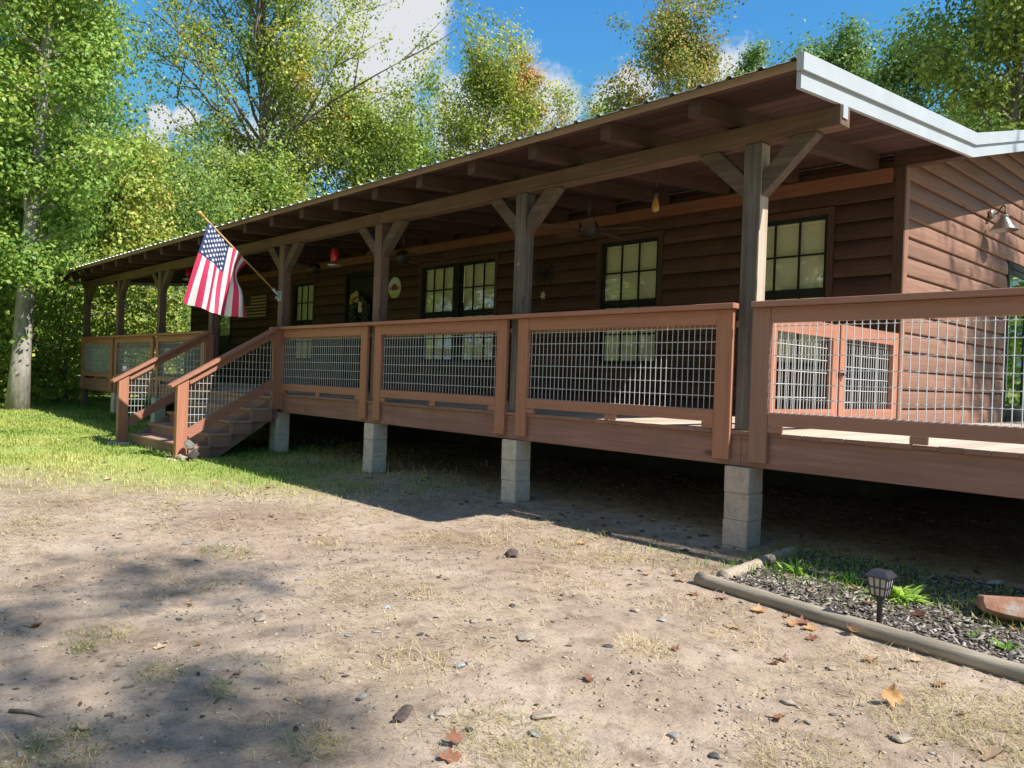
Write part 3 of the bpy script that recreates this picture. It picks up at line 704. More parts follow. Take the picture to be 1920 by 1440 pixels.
# ------------------------------------------------------------------ porch frame: beam, posts
bo = (-8.5, .09, 2.09)
beam = empty('porch_beam', bo, 'long brown timber beam carried on the porch posts under the roof edge', 'beam')
mb = MB(bo); xs = [.64, -2.44 * 2, -2.44 * 4, -2.44 * 6, -17.35]
for a, b2 in zip(xs[:-1], xs[1:]): mb.box(b2 + .002, a, .02, .155, 2.092, 2.232)
mb.build('timber', M['beam'], beam, bevel=.006)
mb = MB(bo); mb.box(.642, .65, .03, .10, 2.14, 2.225); mb.build('end_cap', M['white'], beam)
POSTL = ['weathered grey porch post beside the gate, sunlit on its right side', 'grey porch post second from the right with a pale knot on its front', 'grey porch post between the oval plaque and the front door wreath', 'grey porch post that carries the flag bracket at the top of the stairs',
         'porch post at the far side of the stairs, half hidden behind the flag', 'first slender porch post beyond the flag and stairs', 'middle one of the porch posts at the far left end, before the woods', 'corner porch post at the far left end of the deck']
for i in range(8):
    X = -S * i
    po = empty('porch_post', (X, .075, 0), POSTL[i], 'post', 'porch posts under the beam')
    zb = .001 if i < 7 else -.72
    mb = MB((X, .075, 0)); mb.box(X - .07, X + .07, .012, .135, zb, 2.088); 
    if i == 0: mb.mi[-5] = 1  # right face takes the paler colour that stands in for sun
    ob = mb.build('shaft', [M['post'] if i < 2 else M['post_red'], M['post_sunlit']], po, bevel=.006)
    if i == 1:
        mb = MB((X, .075, 0)); mb.lathe((X - .01, .0105, 1.415), [(.016, -.001), (.016, .004)], 12, axis='y'); mb.build('knot', flat('pale_knot', (.42, .25, .11), .8, 0, .3, 60, .1), po)
    for sgn in (-1, 1):
        if i == 7 and sgn == -1: continue
        mb = MB((X, .075, 0)); w = .06
        a = Vector((X + sgn * .072, .083, 1.52)); t = .575
        pts = [(X + sgn * .072, 1.70), (X + sgn * .072, 1.87), (X + sgn * .30, 2.089), (X + sgn * .47, 2.089), (X + sgn * .47, 2.07)]
        if sgn < 0: pts = pts[::-1]
        mb.prism(pts, 'y', .028, .125)
        mb.build('brace', M['brace'], po, bevel=.004)

# ------------------------------------------------------------------ deck
do = (-6, 1.3, 0)
deck = empty('porch_deck', do, 'raised wooden porch deck with reddish brown rim board on concrete block piers', 'deck')
XD0, XD1 = -17.28, 5.2
mb = MB(do); x = XD1
while x > XD0:
    y0 = -.02 + random.uniform(-.006, .006); y1 = YW - .05 if x < XW + .02 else 9.0
    mb.box(x - .1385, x, y0, y1, -.029 + random.uniform(-.0015, .0015), random.uniform(-.002, .002)); mb.mi[-4] = 1; x -= .1435
mb.build('deck_boards', [M['deck'], M['joist']], deck)
for a, b2 in ((XD1, 2.44), (2.438, .0), (-.002, -4.88), (-4.882, -9.76), (-9.762, -14.64), (-14.642, XD0)):
    mb = MB(do); mb.box(b2, a, .0, .04, -.257, -.031); mb.build('rim_joist', M['joist'], deck, bevel=.003)
mb = MB(do)
for k in range(44):
    x = 4.9 - .5 * k
    mb.box(x - .02, x + .02, .042, YW - .05 if x < .05 else 8.9, -.23, -.032)
mb.build('joist', M['stair_y'], deck)
mb = MB(do); mb.box(XD0, XD0 + .04, .042, YW - .05, -.257, -.031); mb.build('rim_joist', M['stair_y'], deck)

PIERL = ['front concrete block pier nearest the flower bed, stained brown on its front', 'second pale concrete block pier from the right under the deck', 'pale concrete block pier midway between the stairs and the front corner', 'pale concrete block pier beside the stair stringer',
         'block pier seen behind the far stair rail', 'block pier left of the stairs under the far deck', 'slim block pier under the far left end of the deck']
M['block_stain'] = blockmat('concrete_stained', (.56, .45, .38), (.40, .27, .22))
for i in range(7):
    X = -S * i; xc = X + .0 if i else -.01
    pr = empty('concrete_pier', (xc, .07, 0), PIERL[i], 'block pier', 'concrete block piers under the deck')
    zt = -.262; k = 0; w = .1
    g0 = float(gz(xc, .07))
    while zt > g0:
        jx, jy = random.uniform(-.003, .003), random.uniform(-.003, .003)
        mb = MB((xc, .07, 0)); mb.box(xc - w + jx, xc + w + jx, -.032 + jy, .17 + jy, zt - .1935, zt - .0005)
        mb.build('block', M['block_stain'] if (i == 0) else M['block'], pr, bevel=.006)
        zt -= .194; k += 1

# ------------------------------------------------------------------ railing panels
def mesh_panel(mb, P0, ux, uz, L, H, sx=.0508, sz=.1016, r=.0033, rev=False):
    """wire mesh in the plane P0 + ux*a + uz*b"""
    P0 = Vector(P0); ux = Vector(ux); uz = Vector(uz)
    n_ = int(L / sx); off = (L - n_ * sx) / 2
    nrm = ux.cross(uz).normalized()
    for i in range(n_ + 1):
        a = off + i * sx
        mb.tube([P0 + ux * a, P0 + ux * a + uz * H], r, 4, caps=False)
    m_ = int(H / sz); off2 = (H - m_ * sz) / 2 + random.uniform(-.01, .01)
    for j in range(m_ + 1):
        b2 = min(max(off2 + j * sz, .004), H - .004)
        mb.tube([P0 + uz * b2 + nrm * .0046, P0 + uz * b2 + ux * L + nrm * .0046], r, 4, caps=False)
def rail_panel(x0, x1, label, weather=False, endpost=True, capx=None):
    mx_, mz_ = (M['railw_x'], M['railw_z']) if weather else (M['rail_x'], M['rail_z'])
    xm = (x0 + x1) / 2; o = (xm, 0, 0)
    t = empty('railing_panel', o, label, 'railing', 'porch railing panels with wire mesh')
    for (a, b2) in ((x0, x0 + .14), (x1 - .14, x1)):
        mb = MB(o); mb.box(a, b2, -.04 - random.uniform(0, .002), -.003, -.217, .884); mb.build('rail_post', mz_, t, bevel=.003)
    mb = MB(o); mb.box(x0 + .142, x1 - .142, -.037, -.003, .775, .884); mb.build('top_rail', mx_, t, bevel=.002)
    mb = MB(o); mb.box(x0 + .142, x1 - .142, -.038, -.003, .052, .142); mb.build('bottom_rail', mx_, t, bevel=.002)
    if not weather: mb = MB(o); mb.box(x0 + .02, x1 + .015, .012, .05, .76, .80); mb.build('cleat', mx_, t)
    mb = MB(o); mb.box(*(capx or (x0 - .079, x1 + .079)), -.09, .006, .886, .926); mb.build('cap_rail', mx_, t, bevel=.003)
    for q in (x0 + .142, xm - .05, x1 - .242):
        mb = MB(o); mb.box(q, q + .1, -.036, -.004, .003, .050); mb.build('spacer', mx_, t)
    mb = MB(o); mesh_panel(mb, (x0 + .10, .003, .09), (1, 0, 0), (0, 0, 1), x1 - x0 - .2, .70); mb.build('wire_mesh', M['wire'], t)
    return t
G = .0785
BAYL = {0: 'orange brown mesh railing panel left of the weathered post nearest the gate', 1: 'orange brown mesh railing panel in front of the double window', 2: 'orange brown mesh railing panel between the stairs and the double window',
        4: 'shaded railing panel just beyond the stairs', 5: 'narrow looking railing panel at the far left, second from the end', 6: 'railing panel at the far left end of the porch'}
for i in (0, 1, 2, 4, 5, 6):
    x0, x1 = -S * (i + 1) + G, -S * i - G
    cap = {0: (x0 - .079, -.052), 2: (-S * 3 - .105, x1 + .078)}.get(i)
    rail_panel(x0, x1, BAYL[i], capx=cap)
rail_panel(G, S - G, 'weathered dark brown railing panel at the right, in front of the sunlit gable wall', weather=True, capx=(G + .01, S + .02))
rail_panel(S + G, 2 * S - G, 'weathered dark brown railing panel at the right end of the deck', weather=True, capx=(S + .022, 2 * S))
# end railing at the far left, running back to the cabin
o = (-17.22, 1.3, 0); t = empty('railing_panel', o, 'railing panel across the far left end of the porch, running back to the cabin', 'railing', 'porch railing panels with wire mesh')
for (a, b2) in ((.14, .28), (2.4, 2.54)):
    mb = MB(o); mb.box(-17.26, -17.22, a, b2, -.217, .884); mb.build('rail_post', M['rail_z'], t)
for (q0, q1, nm_) in ((.775, .884, 'top_rail'), (.052, .142, 'bottom_rail')):
    mb = MB(o); mb.box(-17.258, -17.222, .282, 2.398, q0, q1); mb.build(nm_, M['rail_y'], t)
mb = MB(o); mb.box(-17.30, -17.2, .16, 2.56, .886, .926); mb.build('cap_rail', M['rail_y'], t)
mb = MB(o); mesh_panel(mb, (-17.215, .25, .09), (0, 1, 0), (0, 0, 1), 2.2, .70); mb.build('wire_mesh', M['wire'], t)

# gate: two mesh panels closing the porch end beside the cabin corner
def gate_panel(y0, y1, x, label, zt, latch=False):
    o = (x, (y0 + y1) / 2, 0); t = empty('porch_gate', o, label, 'gate', 'mesh gate panels at the porch end'); sw = .105
    for (a, b2) in ((y0, y0 + sw), (y1 - sw, y1)):
        mb = MB(o); mb.box(x - .02, x + .02, a, b2, .07, zt); mb.build('stile', M['rail_z'], t, bevel=.002)
    mb = MB(o); mb.box(x - .019, x + .019, y0 + sw + .001, y1 - sw - .001, zt - .115, zt - .001); mb.build('top_rail', M['rail_y'], t)
    mb = MB(o); mb.box(x - .019, x + .019, y0 + sw + .001, y1 - sw - .001, .071, .16); mb.build('bottom_rail', M['rail_y'], t)
    mb = MB(o); mesh_panel(mb, (x - .03, y0 + .06, .10), (0, 1, 0), (0, 0, 1), y1 - y0 - .12, zt - .15); mb.build('wire_mesh', M['wire'], t)
    if latch:
        mb = MB(o); mb.box(x + .021, x + .04, y0 - .06, y0 + .06, .44, .465); mb.lathe((x + .04, y0 + .03, .45), [(.004, 0), (.016, .004), (.016, .02), (.004, .025)], 10, axis='x'); mb.build('latch', M['iron'], t)
gate_panel(.17, 1.30, .085, 'sunlit orange mesh gate panel next to the grey post', .86)
gate_panel(1.33, 2.54, .085, 'sunlit orange mesh gate panel against the cabin corner, with a latch', .87, True)

# ------------------------------------------------------------------ stairs
SX0, SX1 = -9.42, -7.12
so = (-8.27, -.6, -.85); st = empty('porch_stairs', so, 'brown wooden stairs with closed risers leading up to the porch', 'stairs')
tops = [-.035, -.20, -.365, -.53, -.69]; fronts = [-.17, -.45, -.73, -1.01, -1.27]
for k, (zt, yf) in enumerate(zip(tops, fronts)):
    yb = fronts[k - 1] + .02 if k else -.045
    mb = MB(so); mb.box(SX0, SX1, yf - .025, yb, zt - .038, zt); mb.build('tread', M['stair'], st, bevel=.004)
    zb = tops[k + 1] - .02 if k + 1 < len(tops) else -.90
    mb = MB(so); mb.box(SX0 + .01, SX1 - .004, yf, yf + .035, zb, zt - .040); mb.build('riser', M['stair'], st)
    mb = MB(so); mb.box(SX1 - .05, SX1 - .006, yf + .037, yb, zt - .185, zt - .041); mb.build('step_end', M['stair_y'], st)
for xs_ in (SX1 - .10, SX0 + .02):
    mb = MB(so); mb.prism([(-.045, -.05), (-.045, -.34), (-.12, -.36), (-.93, -.90), (-1.26, -.90), (-1.26, -.74), (-1.0, -.58), (-.72, -.41), (-.44, -.245), (-.16, -.08)], 'x', xs_, xs_ + .045); mb.build('stringer', M['stair_y'], st)
def stair_rail(X, label, sgn):
    o = (X, -1.38, -.86); t = empty('stair_railing', o, label, 'stair railing', 'mesh railings of the stairs')
    y1, zt = -1.40, .13; g = float(gz(X, y1)) - .03
    mb = MB(o); mb.prism([(y1 - .045, g), (y1 + .095, g), (y1 + .095, zt + .048), (y1 - .045, zt - .03)], 'x', X - .045, X + .045); mb.build('newel_post', M['rail_z'], t, bevel=.004)
    A_, B_ = Vector((X, y1 - .13, zt - .055)), Vector((X, -.12, .905))
    mb = MB(o); mb.bar(A_, B_, .14, .038); mb.build('handrail', M['rail_y'], t, bevel=.003)
    off = Vector((0, 0, -.067)); a1 = A_.lerp(B_, .166) + off; mb = MB(o); mb.bar(a1, A_.lerp(B_, .965) + off, .038, .09); mb.build('top_rail', M['rail_y'], t)
    dirv = (B_ - A_).normalized()
    c0 = Vector((X, y1 + .10, -.535)); c1 = Vector((X, -.17, c0.z + (-.17 - c0.y) * dirv.z / dirv.y))
    mb = MB(o); mb.bar(c0, c1, .038, .12); mb.build('bottom_rail', M['rail_y'], t)
    mb = MB(o); mb.box(X - .02, X + .02, -.165, -.045, -.20, .86); mb.build('rail_post', M['rail_z'], t)
    mb = MB(o); y = y1 + .10
    def top(y_): return A_.z + (y_ - A_.y) * dirv.z / dirv.y - .09
    def bot(y_): return c0.z + (y_ - c0.y) * dirv.z / dirv.y + .03
    while y < -.17:
        mb.tube([(X + sgn * .024, y, bot(y)), (X + sgn * .024, y, top(y))], .0034, 4, caps=False); y += .0508
    z = -.49
    while z < .80:
        # span where bot(y) < z < top(y)
        ys_ = [q for q in np.linspace(y1 + .1, -.17, 120) if bot(q) < z < top(q)]
        if ys_: mb.tube([(X + sgn * .029, ys_[0], z), (X + sgn * .029, ys_[-1], z)], .0034, 4, caps=False)
        z += .1016
    mb.build('wire_mesh', M['wire'], t)
stair_rail(-7.13, 'near railing of the stairs, its front newel post in full sun', -1)
stair_rail(-9.47, 'far railing of the stairs, its newel post half in shadow', -1)
mb = MB(); mb.lathe((-7.13, -1.375, float(gz(-7.13, -1.375)) - .03), [(.17, 0), (.17, .036), (.15, .042)], 18); tag(mb.build('footing_pad', M['block'], None), 'pale concrete pad under the sunlit newel post of the near stair railing', 'concrete pad')
mb = MB(); mb.lathe((-9.47, -1.375, float(gz(-9.47, -1.375)) - .03), [(.22, 0), (.22, .036), (.2, .042)], 18); tag(mb.build('footing_pad', M['block'], None), 'pale concrete pad under the newel post of the far stair railing', 'concrete pad')
#@PART2@
# ------------------------------------------------------------------ flag
fo = (-7.33, .01, 1.40)
flag = empty('flag', fo, 'American flag on a slanted wooden pole fixed to the porch post by the stairs', 'flag')
FP0, FP1 = Vector((-7.33, -.03, 1.405)), Vector((-7.33, -1.09, 2.30))
mb = MB(fo); mb.tube([FP0, FP0.lerp(FP1, .5) + Vector((0, 0, -.004)), FP1], .0125, 10)
M['pole'] = wood('pole', (.42, .23, .085), (.60, .36, .16), 'y', 30, .45, .1, .05)
pole = mb.build('flag_pole', M['pole'], flag)
mb = MB(fo); d = (FP1 - FP0).normalized(); mb.tube([FP1 - d * .01, FP1 + d * .02, FP1 + d * .04, FP1 + d * .06, FP1 + d * .085, FP1 + d * .10], [.016, .019, .016, .026, .026, .010], 12)
mb.build('finial', flat('gold_finial', (.62, .40, .12), .35, .3, .1, 20, 0), pole)
mb = MB(fo); mb.box(-7.385, -7.28, .002, .0105, 1.30, 1.44); mb.tube([(-7.33, .002, 1.375), FP0 + d * .09], .022, 10); mb.box(-7.34, -7.32, -.05, .002, 1.32, 1.36); mb.lathe((-7.33, -.075, 1.44), [(.008, -.03), (.014, -.02), (.014, .02), (.008, .03)], 8, axis='x')
mb.build('bracket', M['white'], flag, bevel=.002)
cT, cH, cFt, cFb = Vector((-7.33, -1.03, 2.245)), Vector((-7.33, -.475, 1.785)), Vector((-7.33, -1.30, 1.165)), Vector((-7.33, -.485, 1.03))
def flag_pt(a, b_):
    """a along the hoist (0 = pole tip), b along the fly"""
    p = (cT * (1 - a) + cH * a) * (1 - b_) + (cFt * (1 - a) + cFb * a) * b_
    amp = .012 + .075 * b_ * (1 - .3 * b_) + .03 * max(0, a - .55) * 2
    x = amp * math.sin(6.283 * (1.55 * a - .35 * b_ + .1)) + .03 * math.sin(6.283 * (3.3 * a + .5 * b_)) * (.25 + b_)
    fold = max(0.0, (a - .60) / .40)
    x += -.11 * math.sin(3.14 * min(1, b_ / .62)) * fold ** 1.3 if b_ < .62 else 0
    y = .045 * math.sin(3.14 * b_) * (-(1 - a) * .35 - fold * .9) - .07 * fold * math.sin(3.14 * min(1, b_ / .5)) * (b_ < .5)
    z = -.05 * math.sin(3.14 * a) * b_ + .028 * math.sin(3.14 * b_) * (.5 - a)
    return p + Vector((x, y, z))
NA, NB = 52, 40; vs = [flag_pt(i / NA, j / NB) for i in range(NA + 1) for j in range(NB + 1)]
fs, mi = [], []
for i in range(NA):
    for j in range(NB):
        q = i * (NB + 1) + j; fs.append((q, q + 1, q + NB + 2, q + NB + 1))
        mi.append(2 if (i < 28 and j < 16) else (0 if (i // 4) % 2 == 0 else 1))
def clothmat(name, c):
    m, n, l, b, out = nm(name); b.inputs['Base Color'].default_value = (*c, 1); b.inputs['Roughness'].default_value = .7; b.inputs['Specular IOR Level'].default_value = .25
    tr = n.new("ShaderNodeBsdfTranslucent"); tr.inputs['Color'].default_value = (*c, 1); mx = n.new("ShaderNodeMixShader"); mx.inputs[0].default_value = .25
    l.new(b.outputs[0], mx.inputs[1]); l.new(tr.outputs[0], mx.inputs[2]); l.new(mx.outputs[0], out.inputs[0]); return m
M['fred'] = clothmat('flag_red', (.62, .05, .13)); M['fwhite'] = clothmat('flag_white', (.82, .82, .82)); M['fblue'] = clothmat('flag_blue', (.035, .055, .16))
mb = MB(fo); mb.v = [tuple(v - Vector(fo)) for v in vs]; mb.f = fs; mb.mi = mi; mb.sm = [True] * len(fs)
cloth = mb.build('cloth', [M['fred'], M['fwhite'], M['fblue']], flag)
mb = MB(fo)
for r_ in range(9):
    for c_ in range(6 if r_ % 2 == 0 else 5):
        a = (7 / 13) * (r_ + 1) / 10; b_ = .4 * ((c_ * 2 + 1 + (r_ % 2)) / 12)
        p = flag_pt(a, b_); ea = (flag_pt(a + .01, b_) - p).normalized(); eb = (flag_pt(a, b_ + .01) - p).normalized(); nn = ea.cross(eb).normalized()
        for sg in (-1, 1):
            ring = []
            for k in range(10):
                t = 6.283 * k / 10; rr = .0235 if k % 2 == 0 else .0105
                ring.append(p + ea * (-rr * math.cos(t)) + eb * (rr * math.sin(t)) + nn * (.003 * sg))
            mb.add([p + nn * (.003 * sg)] + ring, [(0, 1 + k, 1 + (k + 1) % 10) for k in range(10)])
mb.build('stars', M['fwhite'], cloth)

# ------------------------------------------------------------------ things hanging on and under the porch
M['redglass'] = flat('red_plastic', (.42, .012, .025), .2, 0, .1, 8, 0, .6)
def feeder(o, label):
    t = empty('hummingbird_feeder', o, label, 'bird feeder', 'hummingbird feeders'); ox, oy, oz = o
    mb = MB(o); mb.lathe(o, [(.025, -.10), (.045, -.095), (.055, -.06), (.055, .06), (.05, .075), (.04, .08)], 18); mb.build('bottle', M['redglass'], t)
    mb = MB(o); mb.lathe(o, [(.03, .081), (.042, .083), (.042, .10), (.012, .108)], 16); mb.build('lid', M['iron'], t)
    mb = MB(o); mb.lathe(o, [(.015, -.165), (.075, -.16), (.10, -.145), (.102, -.135), (.07, -.13), (.028, -.128), (.02, -.102)], 20); mb.build('tray', M['galv'], t)
    mb = MB(o); mb.tube([(ox - .04, oy, oz + .09), (ox - .045, oy, oz + .13), (ox, oy, oz + .17), (ox + .045, oy, oz + .13), (ox + .04, oy, oz + .09)], .003, 5); mb.tube([(ox, oy, oz + .17), (ox, oy, roof_under(oy))], .0018, 5); mb.build('hanger', M['iron'], t)
feeder((-6.66, .47, 1.945), 'red hummingbird feeder hanging over the rail between the flag post and the next post')
feeder((-12.0, .47, 2.12), 'red hummingbird feeder hanging behind the flag, partly hidden by it')
M['blade'] = wood('fan_blade', (.09, .05, .035), (.17, .095, .06), 'x', 22, .5, .1, .1)
def fan(o, rz, label):
    t = empty('ceiling_fan', o, label, 'ceiling fan', 'porch ceiling fans', rz)
    mb = MB(); mb.lathe((0, 0, 0), [(.03, -.10), (.07, -.09), (.085, -.05), (.105, -.03), (.11, .03), (.08, .07), (.02, .09)], 20); mb.build('motor', M['iron'], t)
    mb = MB(); mb.tube([(0, 0, .085), (0, 0, roof_under(o[1]) - o[2])], .013, 10); mb.lathe((0, 0, roof_under(o[1]) - o[2] - .06), [(.02, 0), (.06, .02), (.065, .058)], 14); mb.build('rod', M['iron'], t)
    for k in range(5):
        a = 6.283 * k / 5; ca, sa = math.cos(a), math.sin(a); mb = MB()
        out_ = []
        for (r_, w) in ((.14, .05), (.22, .062), (.50, .072), (.56, .06), (.585, .03)):
            for s_ in (-1, 1): out_.append((r_, s_ * w, .012 * s_ - .02))
        P_ = [(r_ * ca - w * sa, r_ * sa + w * ca, z) for (r_, w, z) in out_]; Q_ = [(p[0], p[1], p[2] + .008) for p in P_]; n_ = len(P_)
        fs = []
        for i in range(0, n_ - 2, 2): fs += [(i, i + 1, i + 3, i + 2), (n_ + i, n_ + i + 2, n_ + i + 3, n_ + i + 1), (i, i + 2, n_ + i + 2, n_ + i), (i + 1, n_ + i + 1, n_ + i + 3, i + 3)]
        fs += [(0, n_, n_ + 1, 1), (n_ - 2, n_ - 1, 2 * n_ - 1, 2 * n_ - 2)]
        mb.add(P_ + Q_, fs); mb.build('blade', M['blade'], t)
fan((-2.72, 1.3, 1.99), .4, 'brown ceiling fan nearest the single window left of the hanging bulb')
fan((-6.2, 1.3, 1.99), .9, 'brown ceiling fan above the double window and oval plaque')
fan((-8.75, 1.3, 2.03), .2, 'brown ceiling fan behind the red hummingbird feeder')
o = (-1.45, .8, 2.0); t = empty('pendant_light', o, 'clear amber filament bulb hanging on a cord under the porch ceiling', 'hanging lamp')
m, n, l, b, out = nm('bulb_glass'); b.inputs['Base Color'].default_value = (.75, .42, .13, 1); b.inputs['Roughness'].default_value = .08; b.inputs['Transmission Weight'].default_value = .55; b.inputs['Coat Weight'].default_value = .5
mb = MB(o); mb.lathe(o, [(.012, -.085), (.03, -.078), (.036, -.055), (.034, -.02), (.022, .03), (.016, .05)], 18); mb.build('bulb', m, t)
mb = MB(o); mb.lathe(o, [(.017, .051), (.024, .053), (.024, .10), (.010, .115)], 14); mb.tube([(o[0], o[1], 2.11), (o[0], o[1], roof_under(.8))], .004, 6); mb.build('socket', M['iron'], t)
# barn style wall lamp on the gable wall
o = (XW + .03, 5.12, 2.42); t = empty('wall_lamp', o, 'cone shaded barn lamp with a curved arm on the sunlit gable wall', 'wall lamp')
mb = MB(o); mb.lathe(o, [(.058, -.01), (.058, .012), (.045, .025), (.02, .034)], 18, axis='x'); mb.build('back_plate', flat('lamp_metal', (.30, .27, .25), .38, .6, .1, 14, .03), t)
sx, sy, sz = .255, 5.05, 2.205
mb = MB(o); mb.tube([(XW + .06, 5.12, 2.42), (XW + .10, 5.11, 2.425), (.205, 5.07, 2.47), (.24, 5.055, 2.495), (.262, 5.05, 2.475), (.258, 5.05, 2.42), (sx, sy, 2.385)], .0085, 8); mb.build('arm', M['iron'], t)
mb = MB(o); c0 = (sx, sy, sz); mb.lathe(c0, [(.020, .185), (.048, .172), (.050, .166), (.040, .160), (.045, .135), (.142, .012), (.145, .0), (.141, .0), (.136, .012), (.04, .13)], 28); mb.build('lamp_shade', bpy.data.materials['lamp_metal'], t)
mb = MB(o); mb.lathe(c0, [(.012, .03), (.03, .05), (.03, .08), (.018, .12)], 12); mb.build('bulb', M['white'], t)
# oval plaque
o = (-8.30, YW - .034, 1.82); t = empty('oval_plaque', o, 'small oval plaque with a red barn picture on the wall between door and double window', 'wall plaque')
def ell(mb, rx, rz, y, z0=-1, z1=1, mi=0, cz=0, cx=0, n_=40):
    pts = [(o[0] + cx + rx * math.cos(6.283 * k / n_), min(max(o[2] + cz + rz * math.sin(6.283 * k / n_), o[2] + z0), o[2] + z1)) for k in range(n_)]
    mb.prism(pts, 'y', y, y - .006, mi)
mb = MB(o); ell(mb, .185, .18, YW - .036); mb.prism([(p[0], p[1]) for p in [(o[0] + .185 * math.cos(6.283 * k / 40), o[2] + .18 * math.sin(6.283 * k / 40)) for k in range(40)]], 'y', YW - .0365, YW - .05); mb.build('board', flat('plaque_sky', (.55, .57, .60), .5, 0, .12, 14, .02), t)
mb = MB(o); pts = [(o[0] + .178 * math.cos(6.283 * k / 40), o[2] + .172 * math.sin(6.283 * k / 40)) for k in range(40)]
low = [(x, z) for (x, z) in pts if z < o[2] - .055]; low.sort(key=lambda p: p[0])
mb.prism(low, 'y', YW - .0505, YW - .054); mb.build('painted_meadow', flat('plaque_green', (.45, .52, .08), .5, 0, .2, 16, .02), t)
mb = MB(o); mb.prism([(o[0] - .075, o[2] - .05), (o[0] + .085, o[2] - .05), (o[0] + .085, o[2] + .02), (o[0] + .045, o[2] + .06), (o[0] - .03, o[2] + .06), (o[0] - .075, o[2] + .02)], 'y', YW - .0505, YW - .055); mb.build('painted_barn', flat('plaque_red', (.20, .04, .025), .5, 0, .5, 18, .02), t)
for dx in (-.125, .125):
    mb = MB(o); mb.lathe((o[0] + dx, YW - .0525, o[2] - .01), [(.034, .002), (.034, -.002)], 14, axis='y'); mb.build('painted_tree', flat('plaque_tan', (.45, .30, .12), .5, 0, .3, 20, .02), t)
# wooden flag sign
o = (-13.85, YW - .034, 1.73); t = empty('wooden_flag_sign', o, 'dark framed flag sign of tan wooden slats on the wall behind the flag', 'wall sign')
mb = MB(o); mb.box(-14.6, -13.12, YW - .05, YW - .034, 1.48, 2.0); mb.build('backing', flat('sign_dark', (.05, .035, .03), .7, 0, .2, 10, .05), t)
mb = MB(o)
for k in range(7):
    z = 1.955 - .07 * k; x0 = -13.93 if k < 3 else -14.55
    mb.box(x0, -13.18, YW - .062, YW - .0505, z - .034, z)
mb.build('slats', wood('sign_tan', (.30, .22, .11), (.48, .36, .19), 'x', 30, .7, .2, .4), t)
# iron wheel ornament and little star
o = (-4.67, YW - .06, 1.77); mb = MB()
for rr in (.17, .09):
    mb.tube([(o[0] + rr * math.cos(6.283 * k / 28), o[1], o[2] + rr * math.sin(6.283 * k / 28)) for k in range(29)], .007, 6)
for k in range(8):
    a = 6.283 * k / 8; mb.tube([(o[0] + .02 * math.cos(a), o[1], o[2] + .02 * math.sin(a)), (o[0] + .12 * math.cos(a + .12), o[1] + .005, o[2] + .12 * math.sin(a + .12)), (o[0] + .165 * math.cos(a), o[1], o[2] + .165 * math.sin(a))], .005, 5)
mb.lathe((o[0], o[1] - .012, o[2]), [(.02, -.008), (.03, 0), (.02, .03)], 12, axis='y')
tag(mb.build('wall_ornament', M['iron']), 'round dark iron wheel ornament on the shaded wall left of the single window', 'wall ornament')
mb = MB(); oo = Vector((-4.68, YW - .052, 1.49)); ring = []
for k in range(12):
    t_ = 6.283 * k / 12 + .2; rr = .07 if k % 2 == 0 else .035; ring.append(oo + Vector((rr * math.cos(t_), 0, rr * math.sin(t_))))
mb.add([oo + Vector((0, -.025, 0))] + ring + [oo + Vector((0, .012, 0))], [(0, 1 + k, 1 + (k + 1) % 12) for k in range(12)] + [(13, 1 + (k + 1) % 12, 1 + k) for k in range(12)])
tag(mb.build('wall_ornament', flat('cream', (.60, .55, .33), .5, 0, .15, 20, .03)), 'small pale cream star ornament under the iron wheel on the shaded wall', 'wall ornament')

def leafcloud(cent, sig, nper, size, tone_c, spread=.06, flat_=.75, updir=.55):
    """leaf quads around cluster centres"""
    K = len(cent); N = K * nper; cent = np.asarray(cent)
    c = np.repeat(cent, nper, 0); sg = np.repeat(np.broadcast_to(sig, (K,)), nper)[:, None]
    p = c + rng.normal(0, 1, (N, 3)) * sg * np.array([1, 1, flat_])
    off_ = (p - c) / np.maximum(sg, 1e-6); nrm = .62 * rng.normal(0, 1, (N, 3)) + .75 * off_; nrm[:, 2] += updir; nrm /= np.linalg.norm(nrm, axis=1)[:, None]
    t = np.cross(nrm, rng.normal(0, 1, (N, 3))); t /= np.linalg.norm(t, axis=1)[:, None]; s = np.cross(nrm, t)
    L = (size * rng.uniform(.6, 1.3, N))[:, None]
    V = np.stack([p - t * L * .5, p + s * L * .34 + nrm * L * .1, p + t * L * .5 - nrm * L * .12, p - s * L * .34 + nrm * L * .1], 1).reshape(-1, 3)
    F_ = np.arange(N * 4).reshape(N, 4)
    tn = np.clip(np.repeat(np.broadcast_to(tone_c, (K,)), nper) + rng.normal(0, spread, N), 0, 1)
    return V, F_, tn
# wreath on the black door
o = (-9.38, YW - .02, 1.45); t = empty('door_wreath', o, 'dark green wreath with a tan bow and red berries on the black front door', 'wreath')
cs = [(.24 * math.cos(a), -.035, .24 * math.sin(a)) for a in np.linspace(0, 6.283, 60)]
V, F_, tn = leafcloud(cs, .035, 26, .055, .2); link('greenery', raw_mesh('greenery', V, F_, 4, {'tone': tn}), M['leaf_deep'], t)
mb = MB(o)
for (dx, dz, r_) in ((-.17, .26, .085), (-.06, .30, .08), (-.02, .22, .07), (-.22, .19, .06), (-.12, .22, .06)):
    c = (o[0] + dx, o[1] - .07, o[2] + dz); mb.lathe(c, [(.01, -.03), (r_, -.02), (r_ * .8, .0), (r_ * .25, .02)], 7, axis='y', smooth=False)
mb.build('bow', flat('burlap', (.50, .33, .15), .9, 0, .25, 40, .2), t)
mb = MB(o); mb.box(o[0] + .02, o[0] + .14, o[1] - .085, o[1] - .075, o[2] - .02, o[2] + .17); mb.build('tag', flat('tag_cream', (.55, .48, .38), .8, 0, .1, 20, 0), t)
